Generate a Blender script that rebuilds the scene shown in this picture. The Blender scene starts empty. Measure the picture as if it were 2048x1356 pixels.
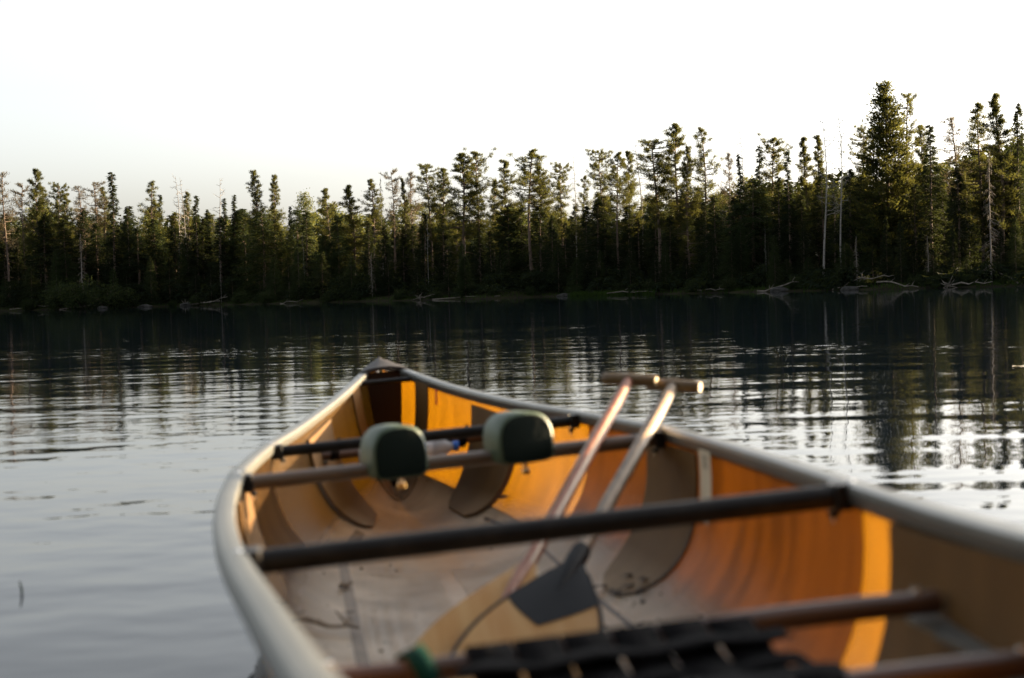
import bpy, bmesh, math, random
import numpy as np
from mathutils import Matrix, Vector

# ------------------------------------------------------------------ camera, sky, sun, exposure
SC = bpy.context.scene
COL = SC.collection
IW, IH, FPX = 2048.0, 1356.0, 3000.0
PITCH, ROLL, CAM_H = 0.03427, 0.03130, 0.604
cp, sp, cr, sr = math.cos(PITCH), math.sin(PITCH), math.cos(ROLL), math.sin(ROLL)
cam_d = bpy.data.cameras.new('camera')
cam = bpy.data.objects.new('camera', cam_d)
COL.objects.link(cam)
R0, U0, B0 = Vector((1, 0, 0)), Vector((0, sp, cp)), Vector((0, -cp, sp))
rv, uv = R0 * cr - U0 * sr, R0 * sr + U0 * cr
cam.matrix_world = Matrix(((rv.x, uv.x, B0.x, 0), (rv.y, uv.y, B0.y, 0), (rv.z, uv.z, B0.z, CAM_H), (0, 0, 0, 1)))
cam_d.sensor_width = 36.0
cam_d.lens = FPX / IW * 36.0
cam_d.clip_start, cam_d.clip_end = 0.05, 6000
cam_d.dof.use_dof = True
cam_d.dof.focus_distance = 80.0
cam_d.dof.aperture_fstop = cam_d.lens / 11.5
SC.camera = cam

SUN_AZ, SUN_EL = math.radians(66), math.radians(10.0)       # azimuth clockwise from +Y (the view direction)
world = bpy.data.worlds.new('World')
SC.world = world
world.use_nodes = True
wn = world.node_tree
sky = wn.nodes.new('ShaderNodeTexSky')
sky.sky_type = 'NISHITA'
sky.sun_disc = False
sky.sun_elevation = SUN_EL
sky.sun_rotation = SUN_AZ
sky.air_density, sky.dust_density, sky.ozone_density = .8, 4.0, .5
bg = wn.nodes['Background']
bg.inputs['Strength'].default_value = 0.075
whs = wn.nodes.new('ShaderNodeHueSaturation')        # thin even summer haze: paler sky all round
whs.inputs['Saturation'].default_value = .32
wn.links.new(sky.outputs[0], whs.inputs['Color'])
wn.links.new(whs.outputs[0], bg.inputs['Color'])
sun_d = bpy.data.lights.new('sun', 'SUN')
sun_d.energy, sun_d.angle, sun_d.color = 5.0, math.radians(0.6), (1.0, 0.74, 0.44)
sun = bpy.data.objects.new('sun', sun_d)
COL.objects.link(sun)
sd = Vector((math.sin(SUN_AZ) * math.cos(SUN_EL), math.cos(SUN_AZ) * math.cos(SUN_EL), math.sin(SUN_EL)))
sun.rotation_euler = sd.to_track_quat('Z', 'Y').to_euler()
vs = SC.view_settings
vs.view_transform, vs.look, vs.exposure, vs.gamma = 'Standard', 'None', 2.8, 1.0
vs.use_curve_mapping = False
SC.render.engine = 'CYCLES'
SC.cycles.use_denoising = True
SC.cycles.caustics_reflective = False
SC.cycles.caustics_refractive = False
SC.cycles.max_bounces = 8
SC.cycles.transparent_max_bounces = 8

# ------------------------------------------------------------------ helpers
def pix_ray(px, py):
    u2, v2 = px - IW / 2, IH / 2 - py
    u, v = u2 * cr + v2 * sr, -u2 * sr + v2 * cr
    return np.array([u / FPX, cp + v / FPX * sp, -sp + v / FPX * cp])

def at_depth(px, py, D):
    r = pix_ray(px, py)
    return np.array([r[0] / r[1] * D, D, CAM_H + r[2] / r[1] * D])

def set_props(o, label=None, cat=None, group=None, kind=None):
    if label: o['label'] = label
    if cat: o['category'] = cat
    if group: o['group'] = group
    if kind: o['kind'] = kind
    return o

def new_mesh(name, V, F, mats, smooth=False, mat_idx=None):
    me = bpy.data.meshes.new(name)
    me.from_pydata([tuple(map(float, v)) for v in V], [], [tuple(int(i) for i in f) for f in F])
    for m in (mats if isinstance(mats, (list, tuple)) else [mats]):
        me.materials.append(m)
    if smooth:
        me.polygons.foreach_set('use_smooth', [True] * len(me.polygons))
    if mat_idx is not None:
        me.polygons.foreach_set('material_index', mat_idx)
    me.update()
    return me

def link(name, me, parent=None, matrix=None):
    o = bpy.data.objects.new(name, me)
    COL.objects.link(o)
    if parent is not None:
        o.parent = parent
    if matrix is not None:
        o.matrix_world = matrix
    return o

class MB:
    """collects vertices and faces of one mesh"""
    def __init__(s):
        s.V, s.F, s.M = [], [], []
    def add(s, V, F, m=0):
        k = len(s.V)
        s.V += [tuple(v) for v in V]
        s.F += [tuple(i + k for i in f) for f in F]
        s.M += [m] * len(F)
        return s
    def tube(s, P, r, n=10, m=0, cap=True, sy=1.0):
        P = [np.array(p, float) for p in P]
        r = [r] * len(P) if np.isscalar(r) else r
        V, F = [], []
        t0 = P[1] - P[0]; t0 /= np.linalg.norm(t0)
        ref = np.array([0, 0, 1.0]) if abs(t0[2]) < .9 else np.array([1.0, 0, 0])
        for i, p in enumerate(P):
            t = P[min(i + 1, len(P) - 1)] - P[max(i - 1, 0)]
            t /= np.linalg.norm(t)
            a = np.cross(t, ref); a /= np.linalg.norm(a)
            b = np.cross(a, t)
            for k in range(n):
                q = 2 * math.pi * k / n
                V.append(p + (a * math.cos(q) * sy + b * math.sin(q)) * r[i])
        for i in range(len(P) - 1):
            for k in range(n):
                F.append((i * n + k, i * n + (k + 1) % n, (i + 1) * n + (k + 1) % n, (i + 1) * n + k))
        if cap:
            F.append(tuple(range(n))[::-1])
            F.append(tuple((len(P) - 1) * n + k for k in range(n)))
        return s.add(V, F, m)
    def box(s, c, h, rot=None, m=0):
        V = [np.array([x, y, z]) * np.array(h) for x in (-1, 1) for y in (-1, 1) for z in (-1, 1)]
        if rot is not None:
            V = [rot @ v for v in V]
        V = [v + np.array(c) for v in V]
        return s.add(V, [(0, 1, 3, 2), (4, 6, 7, 5), (0, 4, 5, 1), (2, 3, 7, 6), (0, 2, 6, 4), (1, 5, 7, 3)], m)
    def build(s, name, mats, parent=None, smooth=True, bevel=0, sharp=35, base=None, matrix=None):
        V = s.V if base is None else [np.array(v) - np.array(base) for v in s.V]
        me = new_mesh(name, V, s.F, mats, smooth, s.M)
        o = link(name, me, parent, matrix)
        if bevel:
            b = o.modifiers.new('bevel', 'BEVEL'); b.width = bevel; b.segments = 2; b.limit_method = 'ANGLE'
        if smooth:
            bm = bmesh.new(); bm.from_mesh(me)
            for e in bm.edges:
                if len(e.link_faces) == 2 and e.calc_face_angle(0) > math.radians(sharp):
                    e.smooth = False
            bm.to_mesh(me); bm.free()
        return o

# ------------------------------------------------------------------ materials
def mat(name, base, rough=.5, metal=0, spec=.5, trans=None, tmix=0, noise=None, bump=None, coat=0, rand=0):
    m = bpy.data.materials.new(name)
    m.use_nodes = True
    nt = m.node_tree; N, L = nt.nodes, nt.links
    p = N['Principled BSDF']; out = N['Material Output']
    p.inputs['Base Color'].default_value = (*base, 1)
    p.inputs['Roughness'].default_value = rough
    p.inputs['Metallic'].default_value = metal
    p.inputs['Specular IOR Level'].default_value = spec
    p.inputs['Coat Weight'].default_value = coat
    p.inputs['Coat Roughness'].default_value = .08
    tc = N.new('ShaderNodeTexCoord')
    col_sock = None
    if noise:
        # noise = (scale tuple or float, second colour, contrast lo, hi)
        mp = N.new('ShaderNodeMapping')
        s = noise[0]
        mp.inputs['Scale'].default_value = s if isinstance(s, tuple) else (s, s, s)
        L.new(tc.outputs['Object'], mp.inputs[0])
        nz = N.new('ShaderNodeTexNoise'); nz.inputs['Scale'].default_value = 1; nz.inputs['Detail'].default_value = 6
        L.new(mp.outputs[0], nz.inputs['Vector'])
        cr_ = N.new('ShaderNodeValToRGB')
        cr_.color_ramp.elements[0].position = noise[2]; cr_.color_ramp.elements[1].position = noise[3]
        cr_.color_ramp.elements[0].color = (*base, 1); cr_.color_ramp.elements[1].color = (*noise[1], 1)
        L.new(nz.outputs[0], cr_.inputs[0])
        col_sock = cr_.outputs[0]
    if rand:
        oi = N.new('ShaderNodeObjectInfo')
        hs = N.new('ShaderNodeHueSaturation')
        mr = N.new('ShaderNodeMapRange')
        mr.inputs[3].default_value = 1 - rand; mr.inputs[4].default_value = 1 + rand
        L.new(oi.outputs['Random'], mr.inputs[0]); L.new(mr.outputs[0], hs.inputs['Value'])
        if col_sock: L.new(col_sock, hs.inputs['Color'])
        else: hs.inputs['Color'].default_value = (*base, 1)
        col_sock = hs.outputs[0]
    if col_sock: L.new(col_sock, p.inputs['Base Color'])
    if bump:
        nb = N.new('ShaderNodeTexNoise'); nb.inputs['Scale'].default_value = bump[0]; nb.inputs['Detail'].default_value = 5
        L.new(tc.outputs['Object'], nb.inputs['Vector'])
        b = N.new('ShaderNodeBump'); b.inputs['Strength'].default_value = 1; b.inputs['Distance'].default_value = bump[1]
        L.new(nb.outputs[0], b.inputs['Height']); L.new(b.outputs[0], p.inputs['Normal'])
    if trans:
        t = N.new('ShaderNodeBsdfTranslucent'); t.inputs[0].default_value = (*trans, 1)
        mx = N.new('ShaderNodeMixShader'); mx.inputs[0].default_value = tmix
        L.new(p.outputs[0], mx.inputs[1]); L.new(t.outputs[0], mx.inputs[2]); L.new(mx.outputs[0], out.inputs[0])
    return m

def kevlar(name, tmix, tcol, base, dust=.9, rough=.24):
    """amber aramid cloth in glossy resin: fine weave, painted streaks of rippled light, dust settled on the floor of the boat"""
    m = bpy.data.materials.new(name); m.use_nodes = True
    nt = m.node_tree; N, L = nt.nodes, nt.links
    p = N['Principled BSDF']; out = N['Material Output']
    tc = N.new('ShaderNodeTexCoord')
    wa = N.new('ShaderNodeTexWave'); wa.bands_direction = 'Y'; wa.inputs['Scale'].default_value = 75; wa.inputs['Distortion'].default_value = .4
    wb = N.new('ShaderNodeTexWave'); wb.bands_direction = 'Z'; wb.inputs['Scale'].default_value = 75; wb.inputs['Distortion'].default_value = .4
    L.new(tc.outputs['Object'], wa.inputs[0]); L.new(tc.outputs['Object'], wb.inputs[0])
    mu = N.new('ShaderNodeMath'); mu.operation = 'MULTIPLY'
    L.new(wa.outputs['Fac'], mu.inputs[0]); L.new(wb.outputs['Fac'], mu.inputs[1])
    mp = N.new('ShaderNodeMapping'); mp.inputs['Scale'].default_value = (5, 5, 1.2); mp.inputs['Rotation'].default_value = (.35, 0, 0)  # slanting streaks painted in for light rippling off the water
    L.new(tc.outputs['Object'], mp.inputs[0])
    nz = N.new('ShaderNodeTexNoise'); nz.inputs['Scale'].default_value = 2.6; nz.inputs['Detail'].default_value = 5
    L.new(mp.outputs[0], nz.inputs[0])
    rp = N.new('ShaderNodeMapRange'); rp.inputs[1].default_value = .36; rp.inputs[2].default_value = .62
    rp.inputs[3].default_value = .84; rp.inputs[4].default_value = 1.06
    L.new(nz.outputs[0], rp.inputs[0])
    wv = N.new('ShaderNodeMapRange'); wv.inputs[3].default_value = .8; wv.inputs[4].default_value = 1.12
    L.new(mu.outputs[0], wv.inputs[0])
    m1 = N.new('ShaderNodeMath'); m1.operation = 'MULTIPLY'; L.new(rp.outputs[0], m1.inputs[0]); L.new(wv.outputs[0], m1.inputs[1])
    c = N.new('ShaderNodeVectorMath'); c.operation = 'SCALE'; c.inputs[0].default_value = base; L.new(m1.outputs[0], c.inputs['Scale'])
    # dust and dried water marks on the bottom
    se = N.new('ShaderNodeSeparateXYZ'); L.new(tc.outputs['Object'], se.inputs[0])
    zr = N.new('ShaderNodeMapRange'); zr.inputs[1].default_value = -.235; zr.inputs[2].default_value = -.30; L.new(se.outputs['Z'], zr.inputs[0])
    n2 = N.new('ShaderNodeTexNoise'); n2.inputs['Scale'].default_value = 7; n2.inputs['Detail'].default_value = 8; n2.inputs['Roughness'].default_value = .65
    L.new(tc.outputs['Object'], n2.inputs[0])
    r2 = N.new('ShaderNodeMapRange'); r2.inputs[1].default_value = .35; r2.inputs[2].default_value = .6; r2.inputs[3].default_value = dust * .65; r2.inputs[4].default_value = dust; L.new(n2.outputs[0], r2.inputs[0])
    dm = N.new('ShaderNodeMath'); dm.operation = 'MULTIPLY'; L.new(zr.outputs[0], dm.inputs[0]); L.new(r2.outputs[0], dm.inputs[1])
    mc = N.new('ShaderNodeMix'); mc.data_type = 'RGBA'; L.new(dm.outputs[0], mc.inputs[0]); L.new(c.outputs[0], mc.inputs[6]); mc.inputs[7].default_value = (.50, .385, .255, 1)
    L.new(mc.outputs[2], p.inputs['Base Color'])
    rr = N.new('ShaderNodeMapRange'); p.inputs['Specular IOR Level'].default_value = .4 if dust > .5 else .12; rr.inputs[3].default_value = rough; rr.inputs[4].default_value = max(.36, rough); L.new(dm.outputs[0], rr.inputs[0])
    L.new(rr.outputs[0], p.inputs['Roughness'])
    b = N.new('ShaderNodeBump'); b.inputs['Strength'].default_value = .5; b.inputs['Distance'].default_value = .0006
    L.new(mu.outputs[0], b.inputs['Height']); L.new(b.outputs[0], p.inputs['Normal'])
    t = N.new('ShaderNodeBsdfTranslucent')
    ct = N.new('ShaderNodeVectorMath'); ct.operation = 'SCALE'; ct.inputs[0].default_value = tcol; L.new(m1.outputs[0], ct.inputs['Scale'])
    L.new(ct.outputs[0], t.inputs[0])
    mx = N.new('ShaderNodeMixShader')
    tf = N.new('ShaderNodeMapRange'); tf.inputs[3].default_value = tmix; tf.inputs[4].default_value = tmix * .1   # grit on the bottom stops the light
    L.new(dm.outputs[0], tf.inputs[0]); L.new(tf.outputs[0], mx.inputs[0])
    L.new(p.outputs[0], mx.inputs[1]); L.new(t.outputs[0], mx.inputs[2]); L.new(mx.outputs[0], out.inputs[0])
    return m

M = {}
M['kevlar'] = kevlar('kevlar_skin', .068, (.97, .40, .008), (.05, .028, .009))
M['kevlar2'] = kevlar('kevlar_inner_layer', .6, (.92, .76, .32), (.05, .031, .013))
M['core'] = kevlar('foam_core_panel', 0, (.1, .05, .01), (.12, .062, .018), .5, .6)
M['alu'] = mat('anodised_aluminium', (.11, .114, .104), .36, .5, noise=((9, 3, 9), (.15, .15, .135), .35, .65), bump=(60, .0003))
M['tube'] = mat('black_tube', (.009, .008, .0075), .42, spec=.22, noise=((30, 30, 30), (.02, .017, .014), .45, .7))
M['yoke'] = mat('oiled_ash', (.11, .07, .042), .4, noise=((4, 60, 60), (.17, .11, .07), .35, .65), coat=.3)
M['rail'] = mat('varnished_dark_ash', (.07, .03, .015), .36, noise=((4, 60, 60), (.13, .06, .03), .35, .65), coat=.4)
M['web'] = mat('black_webbing', (.0035, .0035, .004), .9, spec=.06, bump=(400, .0006))
M['pad'] = mat('lit_green_vinyl', (.046, .074, .042), .5, bump=(90, .0008), noise=(12, (.062, .092, .052), .4, .6))
M['pad_shaded'] = mat('shaded_green_vinyl', (.002, .007, .005), .6, spec=.12, bump=(90, .0008))  # same vinyl as the wrap; shade on the end faces painted darker
M['steel'] = mat('stainless_rivet', (.8, .78, .74), .18, 1.0)
M['brass'] = mat('brass_bolt', (.75, .55, .25), .25, 1.0)
M['deck'] = mat('dark_deck_plastic', (.022, .018, .017), .6, spec=.3, noise=(14, (.03, .025, .023), .4, .6))
M['bulk'] = mat('bulkhead_brown', (.02, .010, .005), .6, spec=.2)
M['seam'] = mat('seam_tape', (.10, .062, .026), .5, noise=(25, (.15, .10, .05), .4, .6))
M['line'] = mat('core_edge_resin', (.06, .035, .016), .5)
M['sticker'] = mat('cream_label', (.55, .47, .33), .5)
M['print'] = mat('label_print', (.12, .09, .06), .6)
M['red'] = mat('red_sticker', (.5, .04, .02), .5)
M['wood_pale'] = mat('basswood_blade', (.36, .175, .042), .38, noise=((38, 3, 3), (.42, .245, .085), .35, .65), spec=.15)
M['wood_red'] = mat('cedar_shaft', (.19, .065, .035), .38, noise=((70, 3, 70), (.28, .12, .07), .35, .65), spec=.3)
M['wood_stripe'] = mat('laminate_stripe', (.27, .18, .11), .38, noise=((70, 3, 70), (.34, .24, .15), .35, .65), spec=.3)
M['wood_grey'] = mat('worn_shaft', (.12, .085, .055), .38, noise=((60, 5, 60), (.24, .18, .12), .35, .65), spec=.3)
M['grip'] = mat('ash_grip', (.10, .055, .014), .5, noise=((5, 60, 60), (.14, .08, .024), .35, .65), coat=.2)
M['lit_grip_end'] = mat('ash_grip_sunlit', (.55, .42, .25), .4)  # sunlight on the grip's end painted as a paler wood
M['black_blade'] = mat('black_epoxy', (.003, .0035, .0045), .55, spec=.12, noise=(9, (.007, .0075, .009), .4, .6))
M['plastic'] = mat('clear_bottle_plastic', (.5, .52, .54), .15, trans=(.7, .72, .75), tmix=.4)
M['label_white'] = mat('white_bottle_label', (.62, .64, .68), .4)
M['label_blue'] = mat('blue_label_band', (.02, .12, .5), .4)
M['teal'] = mat('teal_webbing', (.002, .032, .024), .8, spec=.1, bump=(500, .0005))
M['leafdry'] = mat('dead_leaf', (.035, .02, .01), .7)
M['leafgreen'] = mat('green_sprig', (.03, .065, .012), .6, trans=(.06, .12, .02), tmix=.3)
M['twig'] = mat('twig_bark', (.10, .065, .035), .8, noise=(60, (.17, .12, .07), .4, .6))
M['dirt'] = mat('dirt_crumb', (.03, .02, .012), .9)
M['pine'] = mat('pine_needles', (.010, .014, .006), .8, spec=.06, trans=(.115, .115, .024), tmix=.34, rand=.28)
M['spruce'] = mat('spruce_needles', (.006, .010, .005), .8, spec=.05, trans=(.045, .055, .014), tmix=.26, rand=.28)
M['cedar'] = mat('cedar_foliage', (.011, .018, .007), .8, spec=.06, trans=(.06, .075, .02), tmix=.3, rand=.25)
M['broad'] = mat('broad_leaves', (.035, .05, .012), .6, spec=.12, trans=(.13, .13, .028), tmix=.4, rand=.25)
M['sparse'] = mat('thin_brown_needles', (.045, .038, .02), .7, spec=.12, trans=(.09, .072, .036), tmix=.32, rand=.2)
M['bark'] = mat('pine_bark', (.05, .033, .023), .9, noise=((20, 20, 4), (.10, .066, .045), .4, .65), bump=(30, .01))
M['deadwood'] = mat('weathered_deadwood', (.11, .097, .084), .85, noise=((12, 12, 3), (.19, .17, .15), .4, .65), bump=(30, .006))
M['birch'] = mat('birch_bark', (.14, .13, .115), .85, noise=((6, 6, 22), (.04, .035, .03), .56, .66))
M['deadneedle'] = mat('lichen_twigs', (.13, .105, .075), .85, spec=.12, rand=.2)
M['log'] = mat('bleached_log', (.13, .115, .098), .85, spec=.1, noise=((5, 5, 5), (.07, .06, .048), .4, .65), bump=(20, .008))
M['rock'] = mat('shore_rock', (.02, .02, .018), .9, spec=.1, noise=(4, (.04, .038, .036), .4, .65), bump=(12, .02))
M['ground'] = mat('forest_floor', (.012, .011, .007), .95, spec=.03, noise=(.8, (.018, .017, .008), .4, .6), bump=(3, .08))
M['grass'] = mat('shore_grass', (.016, .03, .006), .8, spec=.05, trans=(.06, .1, .015), tmix=.3)

# ------------------------------------------------------------------ canoe frame and hull surface
CF = np.array([[0.98764057, -0.14444666, -0.06083809], [0.14542623, 0.98929668, 0.01197019], [0.05845787, -0.02066969, 0.99807587]])
CO = np.array([-0.11780441, 2.98667276, 0.28])
CM = Matrix([[*CF[0], CO[0]], [*CF[1], CO[1]], [*CF[2], CO[2]], [0, 0, 0, 1]])
CAM_L = CF.T @ (np.array([0, 0, CAM_H]) - CO)
WY = np.array([-2.95, -2.85, -2.7, -2.4, -2.07, -1.75, -1.48, -1.2, -.91, -.65, -.36, 0, .241, .644, .981, 1.425, 1.9, 2.2, 2.4, 2.47])
WX = np.array([.0, .05, .12, .218, .288, .322, .350, .380, .405, .420, .428, .427, .412, .374, .320, .245, .150, .082, .030, .006])

def pchip(x, y):
    h = np.diff(x); dl = np.diff(y) / h; m = np.zeros_like(y)
    for i in range(1, len(x) - 1):
        if dl[i - 1] * dl[i] > 0:
            w1, w2 = 2 * h[i] + h[i - 1], h[i] + 2 * h[i - 1]
            m[i] = (w1 + w2) / (w1 / dl[i - 1] + w2 / dl[i])
    m[0], m[-1] = dl[0], dl[-1]
    def f(q):
        i = int(np.clip(np.searchsorted(x, q) - 1, 0, len(h) - 1)); t = (q - x[i]) / h[i]
        return (1 + 2 * t) * (1 - t) ** 2 * y[i] + t * (1 - t) ** 2 * h[i] * m[i] + t * t * (3 - 2 * t) * y[i + 1] + t * t * (t - 1) * h[i] * m[i + 1]
    return f
half_w = pchip(WY, WX)

def sheer(y):
    return .114 * (abs(y) / 2.45) ** 3.2 if y > 0 else .09 * (abs(y) / 2.45) ** 3.0
def keel(y):
    k = -.335
    if y > 1.9: k += .03 * ((y - 1.9) / .57) ** 2
    if y > 2.25:
        u = min(1, (y - 2.25) / .22); k += (sheer(y) + .30) * (1 - math.sqrt(max(0, 1 - u * u)))
    if y < -2.3:
        u = min(1, (-2.3 - y) / .65); k += .3 * (1 - math.sqrt(max(0, 1 - u * u * .99)))
    return k
def n_exp(y):
    return 2.9 - 1.5 * min(1, abs(y + .2) / 2.6) ** 1.6
def hull_pt(y, t, side=1, off=0.0):
    """t: 0 at the gunwale, 1 at the keel; off: distance inwards from the skin"""
    th = t * math.pi / 2; n = n_exp(y)
    def raw(y, th):
        c = max(0, math.cos(th)); s_ = max(0, math.sin(th))
        return np.array([half_w(y) * c ** (2 / n), y, sheer(y) - (sheer(y) - keel(y)) * s_ ** (2 / n)])
    p = raw(y, th)
    if off:
        e = .02
        a = raw(y, min(th + e, math.pi / 2)) - raw(y, max(th - e, 0))
        b = raw(min(y + .01, 2.46), th) - raw(max(y - .01, -2.94), th)
        nn = np.cross(a, b); nn /= (np.linalg.norm(nn) + 1e-9)
        if nn[0] * p[0] > 0 and t < .7: nn = -nn
        if t >= .7 and nn[2] < 0: nn = -nn
        p = p + nn * off
    p[0] *= side
    return p
def hull_in(q):
    x, y, z = q
    if y > 2.46 or y < -2.94 or z > sheer(y): return False
    n = n_exp(y)
    return (abs(x) / max(half_w(y), 1e-6)) ** n + ((sheer(y) - z) / (sheer(y) - keel(y))) ** n < 1
def hull_hit(px, py):
    r = CF.T @ pix_ray(px, py); was = False
    for t in np.arange(1.0, 6.5, .004):
        q = CAM_L + r * t; i = hull_in(q)
        if i: was = True
        elif was: return q
    return None
def t_of_x(y, x):
    n = n_exp(y)
    return math.acos(min(1, (abs(x) / half_w(y)) ** (n / 2))) / (math.pi / 2)
def t_of_z(y, z):
    n = n_exp(y)
    return math.asin(max(0, min(1, ((sheer(y) - z) / (sheer(y) - keel(y))))) ** (n / 2)) / (math.pi / 2)

def canoe_thing(name, label, cat, base, group=None):
    o = bpy.data.objects.new(name, None); COL.objects.link(o)
    o.matrix_world = CM @ Matrix.Translation(Vector([float(b) for b in base]))
    return set_props(o, label, cat, group)

# ------------------------------------------------------------------ lake and land
SHORE_PX = [(-700, 128), (-300, 122), (0, 117), (200, 110), (330, 112), (450, 107), (600, 100), (720, 97), (850, 92), (960, 87), (1080, 88), (1200, 83), (1330, 80), (1450, 76), (1600, 72), (1750, 68), (1880, 66), (2048, 62), (2300, 58), (2700, 60)]
SH = []
for px, D in SHORE_PX:
    r = pix_ray(px, 600); SH.append((r[0] / r[1] * D, D))
SH = np.array([(-420, 300), (-180, 170)] + SH + [(75, 90), (140, 200), (300, 420)], float)

def shore_dist(x, y):
    """signed distance to the shoreline, positive on land"""
    x = np.asarray(x, float); y = np.asarray(y, float)
    best = np.full(x.shape, 1e9)
    for (ax, ay), (bx, by) in zip(SH[:-1], SH[1:]):
        dx, dy = bx - ax, by - ay
        t = np.clip(((x - ax) * dx + (y - ay) * dy) / (dx * dx + dy * dy), 0, 1)
        best = np.minimum(best, np.hypot(x - ax - t * dx, y - ay - t * dy))
    # inside test: y above the shoreline at this bearing
    ang = np.arctan2(x, y); sa = np.arctan2(SH[:, 0], SH[:, 1]); rr = np.hypot(SH[:, 0], SH[:, 1])
    lim = np.interp(ang, sa[:-2], rr[:-2])
    return np.where(np.hypot(x, y) > lim, best, -best)
def land_z(x, y):
    d = shore_dist(x, y)
    w = .25 * np.sin(x * .31 + y * .17) + .2 * np.sin(x * .83 - y * .55) + .12 * np.sin(x * 1.9 + y * 1.3)
    z = np.where(d > 0, .10 * np.minimum(d, 2) + .05 * np.minimum(d, 40) + np.minimum(d / 4, 1) * w * .6, .35 * d)
    return np.clip(z + .03, -1.5, 6)

angs = np.radians(np.concatenate([np.arange(-85, -30, 5), np.arange(-30, 34, .4), np.arange(34, 88, 5)]))
rads = np.concatenate([np.arange(50, 150, 1.2), np.geomspace(152, 3000, 30)])
A, Rr = np.meshgrid(angs, rads, indexing='ij')
X, Y = Rr * np.sin(A), Rr * np.cos(A)
Z = land_z(X, Y)
na, nr = X.shape
V = np.stack([X.ravel(), Y.ravel(), Z.ravel()], 1)
F = [(i * nr + j, (i + 1) * nr + j, (i + 1) * nr + j + 1, i * nr + j + 1) for i in range(na - 1) for j in range(nr - 1)]
g = link('ground', new_mesh('ground', V, F, M['ground'], True)); set_props(g, kind='structure', label='dark wooded shore rising from the lake')

# water sheet with the canoe's waterline left open
def waterline():
    L_, R_ = [], []
    for y in np.linspace(-2.9, 2.455, 120):
        for side, out in ((-1, L_), (1, R_)):
            best = None
            for t in np.linspace(0, 1, 120):
                p = CO + CF @ hull_pt(y, t, side)
                if p[2] <= 0:
                    best = p; break
            if best is not None: out.append(best)
    return L_, R_
wl, wr = waterline()
ring = [np.array([p[0], p[1]]) for p in wr] + [np.array([p[0], p[1]]) for p in wl[::-1]]
cen = np.mean(ring, 0)
ring = [cen + (p - cen) * .997 for p in ring]
V, F = [], []
n = len(ring)
dirs = []
ax2 = np.array([CF[0, 1], CF[1, 1]]); lt2 = np.array([ax2[1], -ax2[0]])
for p in ring:
    q = p - cen; a = q @ lt2 / .4; b = q @ ax2 / 2.6
    v = lt2 * a + ax2 * b; dirs.append(v / np.linalg.norm(v))
for k, rad in enumerate((0, .15, .6, 2, 8, 40, 200, 4000)):
    for p, dv in zip(ring, dirs):
        q = p + dv * rad; V.append((q[0], q[1], 0))
for k in range(7):
    for i in range(n):
        j = (i + 1) % n
        F.append((k * n + i, (k + 1) * n + i, (k + 1) * n + j, k * n + j))
me = new_mesh('lake_water', V, F, [], False)
bm = bmesh.new(); bm.from_mesh(me); bmesh.ops.recalc_face_normals(bm, faces=bm.faces)
if sum(f.normal.z for f in bm.faces) < 0: bmesh.ops.reverse_faces(bm, faces=bm.faces)
bm.to_mesh(me); bm.free()

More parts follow.
